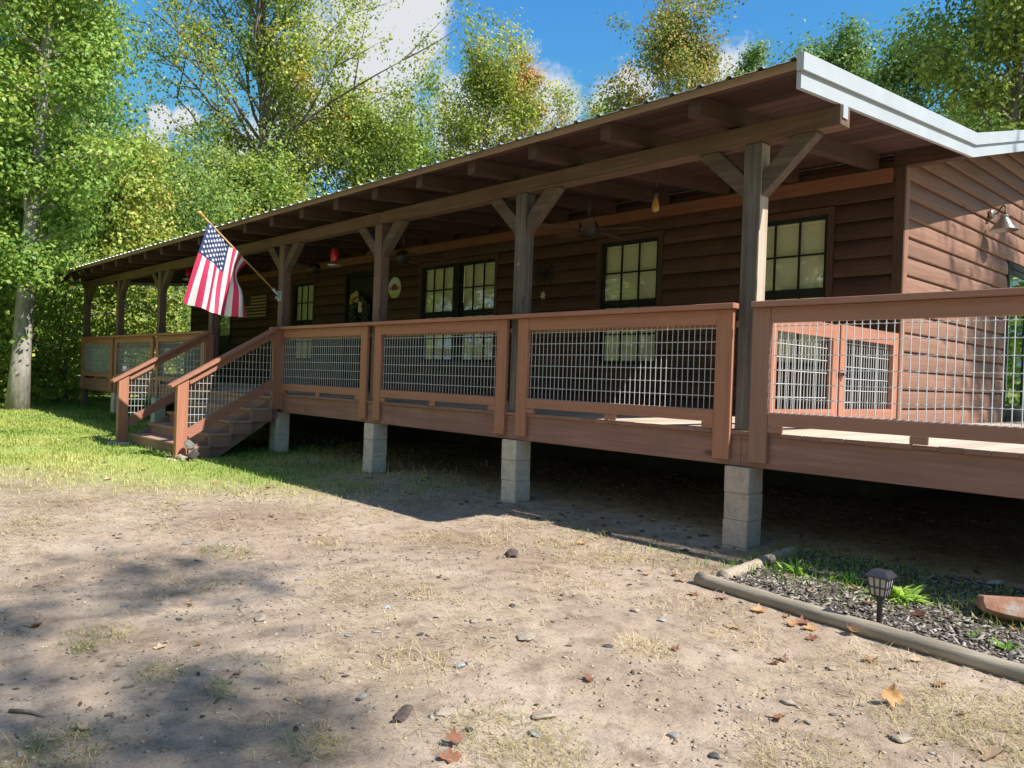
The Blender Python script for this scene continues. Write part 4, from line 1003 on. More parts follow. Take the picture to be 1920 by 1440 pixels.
for k in range(10):
    a = -1.1 + .25 * k; r_ = random.uniform(.2, .3); mb = MB(o); mb.lathe((o[0] + r_ * math.cos(a), o[1] - .075, o[2] + r_ * math.sin(a)), [(.004, -.02), (.02, 0), (.004, .02)], 8); mb.build('berry', M['redglass'], t)

# ------------------------------------------------------------------ flower bed: timbers, lamp, rock, plants
def timber(a, b_, label, r=.042):
    a, b_ = Vector(a), Vector(b_); N_ = 26; pts = []
    side = (b_ - a).cross(Vector((0, 0, 1))).normalized()
    for i in range(N_ + 1):
        t = i / N_; p = a.lerp(b_, t); p = Vector((p.x, p.y, float(gz(p.x, p.y)) * .1 + (a.z * (1 - t) + b_.z * t) * .9 - .0036)); p += side * (.006 * math.sin(5 * t + a.x)); pts.append(p - a)
    mb = MB(); mb.tube(pts, [r * (1 + .05 * math.sin(i * 1.7) + random.uniform(-.02, .02)) for i in range(N_ + 1)], 16)
    ob = mb.build('landscape_timber', M['timber']); ob.location = a
    return tag(ob, label, 'timber')
timber((.345, -1.015, float(gz(.345, -1.015)) + .036), (2.75, -1.335, float(gz(2.75, -1.335)) + .036), 'long weathered round timber edging the front of the flower bed')
timber((.425, -.885, float(gz(.425, -.885)) + .036), (.375, .12, float(gz(.375, .12)) + .03), 'short weathered round timber closing the left end of the flower bed', .045)
o = (1.43, -1.055, float(gz(1.43, -1.055)) + .02); t = empty('path_light', o, 'black solar path light with a lantern head standing in the flower bed', 'path light')
mb = MB(o); X, Y, Z = o; mb.lathe(o, [(.010, -.05), (.013, 0), (.014, .135), (.022, .145), (.026, .152)], 12); mb.build('stake', M['plastic'], t)
def frust(mb, cx, cy, z0, z1, w0, w1):
    vs = [(cx + s1 * w0 / 2, cy + s2 * w0 / 2, z0) for s1, s2 in ((-1, -1), (1, -1), (1, 1), (-1, 1))] + [(cx + s1 * w1 / 2, cy + s2 * w1 / 2, z1) for s1, s2 in ((-1, -1), (1, -1), (1, 1), (-1, 1))]
    mb.add(vs, [(3, 2, 1, 0), (4, 5, 6, 7), (0, 1, 5, 4), (1, 2, 6, 5), (2, 3, 7, 6), (3, 0, 4, 7)])
mb = MB(o); frust(mb, X, Y, Z + .255, Z + .262, .116, .116); frust(mb, X, Y, Z + .2622, Z + .288, .114, .070); mb.build('lamp_cap', flat('lamp_cap', (.035, .035, .042), .3, 0, .15, 12, .02), t)
mb = MB(o); frust(mb, X, Y, Z + .165, Z + .253, .066, .092); mb.build('lens', flat('lens', (.36, .36, .36), .25, 0, .08, 20, 0, .6), t)
mb = MB(o); frust(mb, X, Y, Z + .150, Z + .164, .052, .072)
for s1, s2, ax in [(i, -1, 'x') for i in (-1, -.33, .33, 1)] + [(i, 1, 'x') for i in (-1, -.33, .33, 1)] + [(-1, i, 'y') for i in (-.33, .33)] + [(1, i, 'y') for i in (-.33, .33)]:
    mb.bar((X + s1 * .034, Y + s2 * .034, Z + .163), (X + s1 * .047, Y + s2 * .047, Z + .2545), .006, .006, up=(0, 1, 0))
for hz, w in ((.205, .041),):
    for sg in (-1, 1): mb.box(X - w, X + w, Y + sg * (w - .001) - .003, Y + sg * (w - .001) + .003, Z + hz - .003, Z + hz + .003); mb.box(X + sg * (w - .001) - .0031, X + sg * (w - .001) + .0031, Y - w, Y + w, Z + hz - .0031, Z + hz + .0031)
mb.build('cage', M['plastic'], t)

def rock(name, x, y, sx, sy, sz, rz, mat_, label, cat, group=None, sink=.25, seed=0, detail=3, rough=.16, base_add=0.0):
    bm = bmesh.new(); bmesh.ops.create_icosphere(bm, subdivisions=detail, radius=1)
    r2 = np.random.default_rng(seed + 100); planes = [Vector(r2.normal(0, 1, 3)).normalized() for _ in range(9)]; offs = r2.uniform(.42, .9, 9)
    for v in bm.verts:
        for p, of in zip(planes, offs):
            dd = v.co.dot(p)
            if dd > of: v.co -= p * (dd - of)
        f = 1 + rough * float(fbm(v.co.x * 1.7 + seed, v.co.y * 1.7 + v.co.z * 1.3, seed, 3))
        v.co = Vector((v.co.x * sx * f, v.co.y * sy * f, v.co.z * sz * f))
    me = bpy.data.meshes.new(name); bm.to_mesh(me); bm.free()
    ob = link(name, me, mat_); ob.location = (x, y, float(gz(x, y)) + sz * (1 - 2 * sink) + base_add); ob.rotation_euler = (0, 0, rz)
    return tag(ob, label, cat, group)
m, n, l, b, out = nm('sandstone'); tc = n.new("ShaderNodeTexCoord"); g = noise(n, l, tc.outputs['Object'], 7, 6, .6); g2 = noise(n, l, tc.outputs['Object'], 40, 4, .6)
r = ramp(n, [(.35, (.26, .11, .06)), (.5, (.36, .18, .11)), (.66, (.42, .36, .31))]); l.new(g.outputs['Fac'], r.inputs[0]); l.new(r.outputs[0], b.inputs['Base Color']); b.inputs['Roughness'].default_value = .85; bump(n, l, b, g2.outputs['Fac'], .4, .008)
rock('sandstone_rock', 1.88, -.47, .20, .15, .10, -.35, m, 'reddish sandstone block lying in the flower bed at the right edge', 'rock', None, .15, 3, 3, .1, .03)
mb = MB(); zz = float(gz(1.6, .2)) + .05; mb.add([(1.56, .17, zz), (1.63, .16, zz + .012), (1.64, .20, zz + .03), (1.57, .215, zz + .012)], [(0, 1, 2, 3)]); mb.add([(1.56, .17, zz - .004), (1.63, .16, zz + .008), (1.64, .20, zz + .026), (1.57, .215, zz + .008)], [(3, 2, 1, 0)])
tag(mb.build('paper_scrap', M['white']), 'white scrap of paper on the shaded mulch behind the rock', 'litter')
def bed_plant(x, y, R_, nl, label, mat_, tone, h=.6):
    P, T = [], []
    for i in range(nl):
        az = random.uniform(0, 6.283); el = random.uniform(.25, 1.25); L = R_ * random.uniform(.6, 1.15); w = R_ * random.uniform(.06, .11)
        ox, oy = random.gauss(0, R_ * .28), random.gauss(0, R_ * .2)
        d_ = np.array([math.cos(az), math.sin(az), 0]); s_ = np.array([-math.sin(az), math.cos(az), 0]); p = np.array([ox, oy, .0]); row = []
        for k in range(5):
            t_ = k / 4; e = el - 1.0 * t_
            row.append((p.copy(), w * [.5, 1, .95, .6, .05][k])); p = p + (d_ * math.cos(e) + np.array([0, 0, math.sin(e)])) * L / 4
        for k in range(4):
            P += [row[k][0] - s_ * row[k][1], row[k][0] + s_ * row[k][1], row[k + 1][0] + s_ * row[k + 1][1], row[k + 1][0] - s_ * row[k + 1][1]]; T.append(min(1, max(0, random.gauss(tone, .1))))
    ob = link('border_plant', raw_mesh('border_plant', np.array(P), np.arange(len(P)).reshape(-1, 4), 4, {'tone': np.array(T)}), mat_); ob.location = (x, y, float(gz(x, y)) + .02)
    return tag(ob, label, 'plant', 'small plants in the flower bed')
M['plantleaf'] = leafmat('plantleaf', [(0, (.09, .20, .035)), (.4, (.22, .42, .07)), (.75, (.40, .58, .13)), (1, (.58, .66, .24))], .4, .5)
bed_plant(.66, -.42, .12, 90, 'bright green leafy plant near the left end of the flower bed', M['plantleaf'], .55)
bed_plant(.97, -.42, .10, 50, 'low green plant in the flower bed left of the lantern head', M['plantleaf'], .4)
bed_plant(1.31, -.52, .15, 170, 'lime green leafy mound just right of the path light', M['plantleaf'], .75)
bed_plant(1.95, -.95, .08, 36, 'small dark green seedling beside the timber at the right edge', M['plantleaf'], .2)
bed_plant(1.80, -.90, .06, 20, 'tiny green sprout left of the dark green seedling', M['plantleaf'], .25)

# stones, bark, sticks on the yard
M['stone_g'] = flat('stone_grey', (.21, .205, .20), .8, 0, .35, 30, .4, .3); M['stone_p'] = flat('stone_pale', (.30, .25, .20), .85, 0, .2, 25, .4, .2); M['stone_b'] = flat('stone_blue', (.27, .295, .30), .7, 0, .2, 25, .3, .3); M['stone_d'] = flat('stone_dark', (.07, .065, .065), .8, 0, .4, 30, .4, .3)
STONES = [(-1.28, -2.8, .030, 'g'), (-1.32, -3.57, .035, 'p'), (-.45, -2.73, .025, 'b'), (.07, -2.46, .016, 'd'), (.03, -2.54, .02, 'p'), (.37, -2.5, .05, 'p'), (1.0, -3.01, .046, 'p'), (-.74, -3.3, .05, 'p'), (-1.44, -3.74, .025, 'g'), (-.21, -3.11, .02, 'g'),
          (-.16, -2.99, .02, 'b'), (.69, -2.28, .022, 'd'), (.73, -3.28, .042, 'p'), (1.55, -2.2, .035, 'p'), (.63, -1.78, .025, 'b'), (.01, -2.85, .017, 'd'), (-.03, -2.21, .02, 'd'), (.42, -3.43, .025, 'g'), (.44, -2.96, .03, 'b'), (.46, -1.78, .03, 'p'), (.9, -3.29, .022, 'd'), (1.08, -3.14, .03, 'g'), (1.41, -2.77, .025, 'g'), (1.5, -1.74, .025, 'p'), (-2.61, -2.98, .035, 'g'), (1.59, -2.79, .022, 'd'), (1.97, -2.19, .035, 'p'), (-.99, -3.62, .02, 'd')]
SL_ = {1: 'broad pale stone with its dark end towards the shade, on the left of the yard', 5: 'flat pale tan stone half buried in the middle of the yard', 6: 'largest pale stone near the bottom of the yard, in a patch of dry grass', 7: 'flat pale stone slab in the dirt, left middle', 12: 'rounded tan stone right of the dark bark piece', 2: 'small blue grey stone alone in open dirt', 0: 'grey stone on bare dirt right of a green tuft', 24: 'grey stone beside a straw tuft far out on the left of the dirt', 13: 'flat pale stone right of centre below the timber', 26: 'pale stone near the right bottom corner in dry grass'}
CN = {'g': 'grey', 'p': 'pale tan', 'b': 'blue grey', 'd': 'dark'}
for i, (x, y, s_, c_) in enumerate(STONES):
    rock('stone', x, y, s_ * random.uniform(1, 1.5), s_ * random.uniform(.75, 1.0), s_ * random.uniform(.25, .45), random.uniform(0, 3), M['stone_' + c_], SL_.get(i, 'small %s stone lying loose on the bare dirt yard' % CN[c_]), 'stone', None if i in SL_ else '%s stones on the dirt yard' % CN[c_], .22, i, 2, .2)
M['barkchip'] = barkmat('barkchip', (.05, .04, .035), (.13, .10, .085))
def barkpiece(x, y, L, w, rz, label, seed):
    r2 = np.random.default_rng(seed); vs = []; ns = 8
    for i in range(ns + 1):
        t = i / ns; ww = w * (.45 + .55 * math.sin(3.14 * (.12 + .76 * t))) * r2.uniform(.75, 1.2)
        for k in range(7):
            a = 3.14 * k / 6; vs.append(((t - .5) * L, ww * math.cos(a) + r2.normal(0, w * .06), w * .55 * math.sin(a) * r2.uniform(.8, 1.2) + .004 * math.sin(5 * t)))
    for i in range(ns + 1):
        for k in range(7): p = vs[i * 7 + k]; vs.append((p[0] * .97, p[1] * .72, p[2] * .7 - .004))
    n1_ = (ns + 1) * 7; fs = []
    for i in range(ns):
        for k in range(6):
            q = i * 7 + k; fs += [(q, q + 1, q + 8, q + 7), (n1_ + q, n1_ + q + 7, n1_ + q + 8, n1_ + q + 1)]
        for k in (0, 6): q = i * 7 + k; fs.append((q, q + 7, n1_ + q + 7, n1_ + q))
    for i in (0, ns):
        for k in range(6): q = i * 7 + k; fs.append((q, q + 1, n1_ + q + 1, n1_ + q))
    mb = MB(); mb.add(vs, fs); ob = mb.build('bark_piece', M['barkchip']); ob.location = (x, y, float(gz(x, y)) + .006); ob.rotation_euler = (.12, .05, rz)
    return tag(ob, label, 'bark')
barkpiece(-.87, -1.43, .15, .045, -.75, 'dark curl of bark lying on the sunlit straw in the middle of the yard', 3)
barkpiece(.65, -3.40, .12, .026, -1.0, 'dark pointed piece of bark standing out at the bottom centre of the yard', 5)
mb = MB(); a = Vector((-.33, -4.47, float(gz(-.33, -4.47)) + .008)); mb.tube([(0, 0, 0), (.06, .05, .004), (.13, .085, .0)], [.008, .007, .004], 7); ob = mb.build('stick', M['bark']); ob.location = a; tag(ob, 'short grey stick in the tree shade at the bottom left', 'stick')
# pile of small stones at the newel foot
sl = ['grey stone leaning on the stair newel, top of the little pile', 'tan stone at the foot of the stair newel', 'upright dark grey stone of the little pile by the stairs', 'tan pebble in front of the little pile by the stairs']
for i, (dx, dy, dz, s_, c_) in enumerate(((0, 0, .15, .085, 'g'), (-.07, -.05, 0, .09, 'p'), (.08, .02, .03, .085, 'd'), (.05, -.10, 0, .05, 'p'))):
    rock('stone', -6.93 + dx, -1.33 + dy, s_, s_ * .75, s_ * (.95 if i in (0, 2) else .6), i * .8, M['stone_' + c_], sl[i], 'stone', None, .15, 40 + i, 2, .25, dz)

# fallen leaves
def oak_leaf(seed, L=.10):
    r2 = np.random.default_rng(seed); prof = []
    for k in range(15):
        t = k / 14; w = .34 * math.sin(3.14 * min(1, t * .93 + .05)) * (1 + .42 * math.sin(t * 3.14 * 5.2 + .6)) + .015
        prof.append((t, max(w, .012)))
    vs, fs = [], []
    curl = r2.uniform(1.0, 2.4); cup = r2.uniform(.3, 1.0); tw = r2.uniform(-.6, .6)
    for (t, w) in prof:
        for s_ in (-1, -.5, 0, .5, 1):
            x = (t - .5) * L; y = s_ * w * L; z = .22 * L * curl * (t - .5) ** 2 + cup * .55 * L * (s_ * w) ** 2 * 3 + tw * (t - .5) * y + .03 * L * math.sin(9 * t + 3 * s_)
            vs.append((x, y, z))
    for k in range(14):
        for j in range(4): q = k * 5 + j; fs.append((q, q + 1, q + 6, q + 5))
    me = bpy.data.meshes.new('fallen_leaf'); me.from_pydata(vs, [], fs); me.update(); me.polygons.foreach_set('use_smooth', [True] * len(fs))
    mn = min(v[2] for v in vs)
    for v in me.vertices: v.co.z -= mn
    return me
def dryleaf(name, c):
    m, n, l, b, out = nm(name); oi = n.new("ShaderNodeObjectInfo"); tc = n.new("ShaderNodeTexCoord"); g = noise(n, l, tc.outputs['Object'], 60, 4, .6)
    hs = n.new("ShaderNodeHueSaturation"); r = ramp(n, [(.3, tuple(.7 * x for x in c)), (.7, c)]); l.new(g.outputs['Fac'], r.inputs[0]); l.new(r.outputs[0], hs.inputs['Color'])
    l.new(math_(n, l, 'MULTIPLY_ADD', oi.outputs['Random'], .7, .6), hs.inputs['Value']); l.new(math_(n, l, 'MULTIPLY_ADD', oi.outputs['Random'], .035, .485), hs.inputs['Hue'])
    l.new(hs.outputs[0], b.inputs['Base Color']); b.inputs['Roughness'].default_value = .65; b.inputs['Specular IOR Level'].default_value = .3
    tr = n.new("ShaderNodeBsdfTranslucent"); l.new(hs.outputs[0], tr.inputs['Color']); mx = n.new("ShaderNodeMixShader"); mx.inputs[0].default_value = .25; l.new(b.outputs[0], mx.inputs[1]); l.new(tr.outputs[0], mx.inputs[2]); l.new(mx.outputs[0], out.inputs[0]); return m
M['dry_o'] = dryleaf('dry_orange', (.46, .235, .125)); M['dry_t'] = dryleaf('dry_tan', (.48, .34, .23)); M['dry_b'] = dryleaf('dry_brown', (.24, .12, .06))
LM = {c: [oak_leaf(i + 10 * ord(c)) for i in range(4)] for c in 'otb'}
for c in 'otb':
    for me in LM[c]: me.materials.append(M['dry_' + c])
def leaf(x, y, c, s_, label, group=None, rot=None, z=0.0):
    ob = bpy.data.objects.new('fallen_leaf', random.choice(LM[c])); col.objects.link(ob)
    ob.location = (x, y, float(gz(x, y)) + .006 + z + .03 * float(bed_mask(np.array([x]), np.array([y]))[0])); ob.scale = (s_ * .82,) * 3
    ob.rotation_euler = rot or (random.uniform(-.35, .35), random.uniform(-.3, .3), random.uniform(0, 6.28))
    return tag(ob, label, 'leaf', group)
leaf(-1.35, -4.17, 'o', 1.1, 'large tan orange leaf on the shaded dirt at the far left')
leaf(1.82, -1.91, 'o', 1.15, 'large orange leaf standing on edge at the lower right of the yard', None, (1.2, .2, .9), .03)
leaf(.89, -2.64, 'o', .75, 'bright orange leaf on bare dirt right of centre'); leaf(.93, -2.08, 'o', .6, 'orange leaf beside a rusty straw patch right of centre')
leaf(1.36, -1.23, 'o', .9, 'vivid orange leaf against the timber, left of the path light', None, (.6, .3, 2.0), .02)
leaf(2.22, -2.08, 't', 1.3, 'pinkish tan leaf in the bottom right corner'); leaf(.95, -3.40, 'o', .8, 'upper one of two orange leaves at the bottom centre', None, (.7, .2, 1.2), .02); leaf(1.02, -3.47, 'o', .9, 'lower one of two orange leaves at the bottom centre')
leaf(0, -4.32, 't', .9, 'pale tan leaf beside dry grass at the bottom left'); leaf(-.63, -3.83, 't', .7, 'narrow tan leaf lying between two tufts on the left')
for (x, y) in [(1.11, -1.31), (1.14, -1.25), (1.05, -1.22), (1.2, -1.31), (.86, -1.25), (.3, -.84), (.24, -1.09), (.18, -1.0), (.05, -1.13), (1.72, -1.35), (1.6, -1.5), (1.9, -1.6), (.45, -1.3), (.6, -1.2), (1.3, -1.42), (.9, -1.6), (1.3, -1.9), (1.55, -2.35)]:
    leaf(x + random.gauss(0, .02), y + random.gauss(0, .02), random.choice('oott'), random.uniform(.55, .95), 'dry tan or orange leaf along the outside of the bed timber', 'fallen leaves along the timber')
for (x, y) in [(.63, .15), (1.39, .07), (1.21, -.1), (.65, .27), (1.41, .51), (1.63, -.68), (1.87, -.55), (1.78, -.53), (1.74, -.6), (1.92, -.62), (1.0, .1), (.8, .0), (1.1, -.55), (.7, -.6), (1.5, -.75), (1.25, -.75), (1.6, -.3), (.95, -.8), (2.0, -.4), (1.15, .3)]:
    leaf(x, y, random.choice('ottb'), random.uniform(.6, 1.05), 'dry curled leaf lying on the mulch of the flower bed', 'fallen leaves in the flower bed')
for (x, y) in [(-9.89, -2.11), (-7.14, -2.26), (-6.27, -2.08), (-4.99, -1.81), (-8.3, -2.6), (-6.9, -3.1), (-11, -3), (-9, -3.4), (-5.8, -2.6), (-12.5, -2.2), (-7.8, -1.9), (-4.4, -1.5)]:
    leaf(x, y, random.choice('ott'), random.uniform(.8, 1.2), 'dry leaf lying on the sunlit lawn at the left', 'fallen leaves on the lawn')
for k in range(22):
    x, y = random.uniform(-3.8, 2.3), random.uniform(-4.4, -.5)
    if x > .3 and y > -1.2: continue
    leaf(x, y, random.choice('otttb'), random.uniform(.35, .75), 'small dry leaf scrap on the bare dirt yard', 'leaf scraps on the dirt yard')
for k in range(12):
    leaf(random.uniform(-5.5, -.3), random.uniform(-.8, .7), random.choice('otb'), random.uniform(.6, .9), 'dry leaf in the shade under the deck edge', 'fallen leaves under the deck edge')

# ------------------------------------------------------------------ trees
def rvec(): 
    v = rng.normal(0, 1, 3); return v / np.linalg.norm(v)
def tree_geo(H, r0, cb, R_, nl, nleaf, size, asc=.75, top=.35, sig=.34, seed=0, tone=.45, tvar=.26, hug=0.0, sub=5, crownpow=1.0, patch=.5):
    global rng
    rng = np.random.default_rng(seed); wood_ = MB(); cent = []; lean = rng.normal(0, .02, 2)
    n_ = 12; T = []
    for i in range(n_ + 1):
        t = i / n_; T.append(np.array([lean[0] * H * t + .06 * H * .25 * math.sin(3 * t + seed) * t, lean[1] * H * t + .05 * H * .25 * math.cos(2.3 * t + seed) * t, H * .96 * t]))
    T = np.array(T) - np.array([T[0][0], T[0][1], .15])
    rad_ = [r0 * (1.3 if i == 0 else 1) * (1 - .88 * (i / n_)) + .012 for i in range(n_ + 1)]
    wood_.tube(T, rad_, 9)
    def along(t):
        k = min(int(t * n_), n_ - 1); f = t * n_ - k; return T[k] * (1 - f) + T[k + 1] * f
    for i in range(nl):
        t = cb + (1 - cb) * ((i + rng.random()) / nl) * .97; az = i * 2.39996 + rng.normal(0, .3)
        u = (t - cb) / (1 - cb); prof = (math.sin(3.14159 * min(1, (.16 + .84 * u) ** crownpow)) * .85 + .22) if u < .9 else .35
        L = R_ * prof * rng.choice([.55, .8, 1.0, 1.3]) * rng.uniform(.85, 1.15); e = asc * (.55 + .75 * u) + rng.normal(0, .12)
        p = along(t); d = np.array([math.cos(az) * math.cos(e), math.sin(az) * math.cos(e), math.sin(e)]); seg = 6; pts = [p]
        for k in range(seg):
            d = d + rng.normal(0, .13, 3) + np.array([0, 0, .05 if u > .3 else -.03]); d /= np.linalg.norm(d); pts.append(pts[-1] + d * L / seg)
        rb = max(.015, (r0 * (1 - .88 * t)) * .5); wood_.tube(pts, [rb * (1 - .85 * k / seg) + .006 for k in range(seg + 1)], 5)
        cent.append(pts[-1])
        for j in range(sub):
            k = rng.integers(2, seg + 1) if L > 1 else seg; q = pts[k]; dd = (pts[k] - pts[k - 1]); dd = dd / np.linalg.norm(dd) + rvec() * .85; dd[2] += .15; dd /= np.linalg.norm(dd)
            l2 = L * rng.uniform(.22, .48); q1 = q + dd * l2 * .5 + rng.normal(0, .05, 3) * l2; q2 = q1 + (dd + np.array([0, 0, .15])) * l2 * .5
            wood_.tube([q, q1, q2], [rb * .4 + .004, rb * .25 + .003, .003], 4, caps=False)
            cent += [q1, q2]
            if rng.random() < .6: cent.append(q2 + rvec() * l2 * .4)
    for k in range(5): cent.append(T[-1] + rng.normal(0, .3, 3))
    cent = np.array(cent); K = len(cent)
    nper = max(6, int(nleaf / K))
    tn = np.clip(tone + patch * fbm(cent[:, 0] * .55 + seed, cent[:, 2] * .55 + cent[:, 1] * .3, seed, 3) + rng.normal(0, tvar, K) * .6, 0, 1)
    V, F_, tt = leafcloud(cent, sig * rng.uniform(.65, 1.25, K), nper, size, tn)
    return wood_, V, F_, tt
def tree(x, y, label, lm, name='tree', group='trees behind and beside the cabin', bark='bark', **kw):
    z = float(gz(x, y)) if math.hypot(x - CAM.x, y - CAM.y) < 40 else float(gz(x, y))
    w, V, F_, tt = tree_geo(**kw)
    t = empty(name, (x, y, z), label, 'tree', group)
    w.build('trunk', M[bark], t)
    link('crown', raw_mesh('crown', V, F_, 4, {'tone': tt}), M[lm], t)
    return t
tree(-16.35, -1.40, 'tall tree with a pale mottled trunk standing alone at the left edge of the lawn', 'leaf_green', bark='bark_pale', H=15, r0=.19, cb=.215, R_=1.3, nl=56, nleaf=59500, size=0.104, asc=.45, seed=11, tone=.5, sig=0.290, sub=7)
tree(-21.8, -.1, 'tall leafy green tree behind the pale trunked one at the left', 'leaf_green', bark='bark_pale', H=15.5, r0=.2, cb=.25, R_=1.15, nl=40, nleaf=35000, size=0.118, asc=.5, seed=12, tone=.40, sig=0.440)
tree(-24.5, -2.2, 'green tree partly out of the picture beyond the lawn at the left', 'leaf_green', H=14, r0=.2, cb=.15, R_=3.6, nl=36, nleaf=45500, size=0.141, asc=.5, seed=13, tone=.5, sig=0.440)
tree(-34.95, 12.83, 'huge spreading oak with thin airy foliage and steep dark limbs behind the flag', 'leaf_yellow', H=24, r0=.36, cb=.28, R_=7.0, nl=64, nleaf=74000, size=0.163, asc=1.05, seed=14, tone=.44, sig=0.440, sub=7, crownpow=1.35)
tree(-33.5, 17.6, 'bright yellow green round tree right of the huge oak', 'leaf_yellow', H=15.6, r0=.22, cb=.3, R_=4.4, nl=34, nleaf=30000, size=0.185, asc=.75, seed=15, tone=.38, sig=0.528)
tree(-36.5, 21.5, 'green tree seen between the huge oak and the golden tree', 'leaf_green', H=14.8, r0=.22, cb=.35, R_=3.6, nl=30, nleaf=35000, size=0.185, asc=.8, seed=16, tone=.55, sig=0.528)
tree(-35.3, 26.9, 'golden green tree with a rounded top above the middle of the roof', 'leaf_yellow', H=20.2, r0=.25, cb=.45, R_=4.6, nl=34, nleaf=25000, size=0.200, asc=.85, seed=17, tone=.48, sig=0.528)
tree(-34.9, 30.6, 'slim orange leaved tree right of the golden green tree', 'leaf_orange', H=22.4, r0=.2, cb=.5, R_=2.0, nl=24, nleaf=12250, size=0.185, asc=.8, seed=18, tone=.62, sig=0.440)
tree(-34.8, 33.8, 'nearly bare grey tree with thin upright stems above the roof', 'leaf_yellow', bark='bark_pale', H=21.8, r0=.17, cb=.35, R_=2.8, nl=20, nleaf=3500, size=0.178, asc=1.15, seed=19, tone=.4, sig=0.528)
tree(-33.6, 36.6, 'sparse pale green tree between the bare tree and the orange topped one', 'leaf_green', bark='bark_pale', H=20, r0=.17, cb=.4, R_=3.2, nl=22, nleaf=13125, size=0.178, asc=1.0, seed=20, tone=.6, sig=0.528)
tree(-21.7, 28.84, 'orange topped tree standing clear of the others above the roof', 'leaf_orange', H=19.0, r0=.24, cb=.5, R_=4.6, nl=34, nleaf=26250, size=0.178, asc=.8, seed=21, tone=.38, sig=0.440)
tree(-18.98, 33.0, 'thin dark green treetop just left of the roof corner', 'leaf_deep', H=19.4, r0=.15, cb=.6, R_=1.6, nl=20, nleaf=9100, size=0.163, asc=.8, seed=22, tone=.55, sig=0.370)
tree(-13.4, 29.0, 'dark green tree right behind the roof corner', 'leaf_deep', H=16.6, r0=.2, cb=.42, R_=3.3, nl=28, nleaf=22750, size=0.155, asc=.7, seed=23, tone=.55, sig=0.396)
tree(-9.7, 27.2, 'dense dark green tree right of the roof corner', 'leaf_deep', H=14.9, r0=.2, cb=.4, R_=3.4, nl=30, nleaf=29750, size=0.148, asc=.6, seed=24, tone=.6, sig=0.440)
tree(-4.2, 21.2, 'large yellow green oak filling the upper right corner', 'leaf_yellow', H=16.5, r0=.26, cb=.35, R_=2.3, nl=44, nleaf=35000, size=0.148, asc=.6, seed=25, tone=.30, sig=0.396)
tree(-2.4, 25.5, 'taller green oak at the far right edge', 'leaf_green', H=19, r0=.26, cb=.3, R_=3.6, nl=40, nleaf=45500, size=0.163, asc=.6, seed=26, tone=.45, sig=0.440)
tree(-7.0, 33.0, 'orange tinged tree low between the dark green and the yellow green oak', 'leaf_orange', H=14.5, r0=.2, cb=.4, R_=3.6, nl=26, nleaf=24500, size=0.178, asc=.6, seed=27, tone=.4, sig=0.440)
tree(-20.6, 1.95, 'slender tree with a pale trunk seen through the far porch posts', 'leaf_yellow', bark='bark_pale', H=7.2, r0=.17, cb=.3, R_=1.5, nl=26, nleaf=15750, size=0.118, asc=.4, seed=28, tone=.42, sig=0.352)
tree(-32.6, 7.6, 'low olive green tree left of the flag', 'leaf_yellow', H=8.6, r0=.2, cb=.2, R_=3.4, nl=34, nleaf=42000, size=0.163, asc=.5, seed=29, tone=.28, sig=0.484)
tree(-33.8, 11.0, 'low olive tree directly behind the flag', 'leaf_green', H=10.4, r0=.2, cb=.2, R_=3.8, nl=32, nleaf=38500, size=0.163, asc=.5, seed=30, tone=.6, sig=0.484)
tree(-28.5, 3.6, 'dark green tree behind the far end of the porch', 'leaf_deep', H=9.0, r0=.18, cb=.12, R_=3.4, nl=32, nleaf=38500, size=0.141, asc=.45, seed=31, tone=.6, sig=0.440)
# understorey at the wood's edge
SHR = [(-18.3, -2.6, 2.6, 'leaf_green', 'bright green bush left of the pale trunk'), (-20.4, -.9, 3.4, 'leaf_green', 'bright green bush right behind the pale trunk'), (-19.9, .35, 3.2, 'leaf_green', 'sunlit green bush between the pale trunk and the corner post'),
       (-23.4, 2.0, 3.2, 'leaf_yellow', 'yellow green bush seen through the corner post of the porch'), (-24.9, 3.0, 3.0, 'leaf_green', 'green bush seen between the far porch posts'), (-25.6, 4.6, 3.6, 'leaf_deep', 'dark green bush seen beside the cabin corner'),
       (-26.5, .2, 3.6, 'leaf_deep', 'dark bush in the shade behind the bright green ones'), (-22.0, -3.6, 3.0, 'leaf_green', 'green bush at the far left edge of the picture')]
for i, (x, y, h, lm, lab) in enumerate(SHR):
    tree(x, y, lab, lm, name='bush', group='bushes at the edge of the woods', H=h, r0=.05, cb=.04, R_=1.5 + .18 * h, nl=24, nleaf=9000, size=.11, asc=.55, seed=50 + i, tone=.62 if lm != 'leaf_deep' else .55, sig=.34, sub=5)
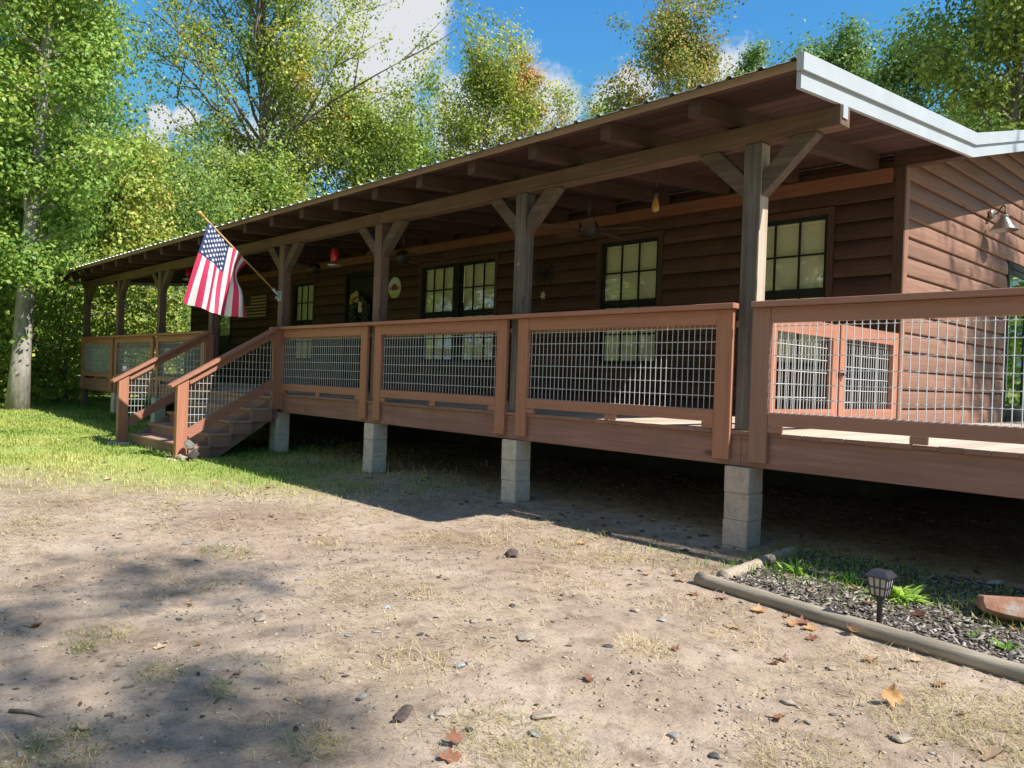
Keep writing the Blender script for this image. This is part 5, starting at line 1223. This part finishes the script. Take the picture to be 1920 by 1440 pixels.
# trees beside and behind the viewer: they throw the dappled shade and show in the window panes
tree(13.2, -1.9, 'oak beside the yard whose crown throws the dappled shade on the dirt', 'leaf_green', group='trees around the yard', H=16.5, r0=.2, cb=.8, R_=2.1, nl=10, nleaf=3000, size=.12, asc=.5, seed=76, sig=.2, sub=4)
tree(11.5, 8.0, 'oak beside the deck whose crown throws shade on the gable wall', 'leaf_green', group='trees around the yard', H=15.4, r0=.22, cb=.72, R_=1.3, nl=14, nleaf=2600, size=.14, asc=.6, seed=72, sig=.26)
back = []
for (x, y, h, lm, s_) in [(-14, -24, 13, 'leaf_green', 81), (-27, -22, 14, 'leaf_yellow', 82)]:
    back.append(tree(x, y, 'tall tree across the yard behind the photographer', lm, group='trees across the yard', H=h, r0=.25, cb=.1, R_=4.6, nl=30, nleaf=14000, size=.3, asc=.45, seed=s_, tone=.5, sig=.6))
for i, (x, y, sc_, rz) in enumerate([(-20, -29, 1.1, 1.0), (-35, -27, 1.0, 2.0), (-43, -20, 1.2, 3.0), (-7, -28, 1.05, 4.0), (-52, -26, 1.2, .5), (0, -25, .9, 1.4), (-31, -33, 1.2, 2.6), (8, -22, 1.0, 5.0), (-58, -14, 1.2, 5.5)]):
    src = back[i % 2]; r_ = src.copy(); col.objects.link(r_); r_.location = (x, y, float(gz(x, y))); r_.scale = (sc_,) * 3; r_.rotation_euler = (0, 0, rz)
    for ch in list(src.children): c = ch.copy(); col.objects.link(c); c.parent = r_
# the wood beyond, one mass
rng = np.random.default_rng(5)
cs = []
for k in range(4600):
    a = rng.uniform(math.radians(35), math.radians(190)); D = rng.uniform(44, 74); x, y = CAM.x + D * math.cos(a), CAM.y + D * math.sin(a)
    cs.append((x, y, float(gz(x, y)) + min(abs(rng.normal(0, 1)), 1.7) * 5.5 + .2 + 1.6 * rng.random()))
cs = np.array(cs); tn = np.clip(.42 + .9 * fbm(cs[:, 0] * .16, cs[:, 1] * .16 + cs[:, 2] * .2, 8, 3), 0, 1)
V, F_, tt = leafcloud(cs, .75, 22, .5, tn)
tag(link('far_woods', raw_mesh('far_woods', V, F_, 4, {'tone': tt}), M['leaf_green']), kind='stuff')
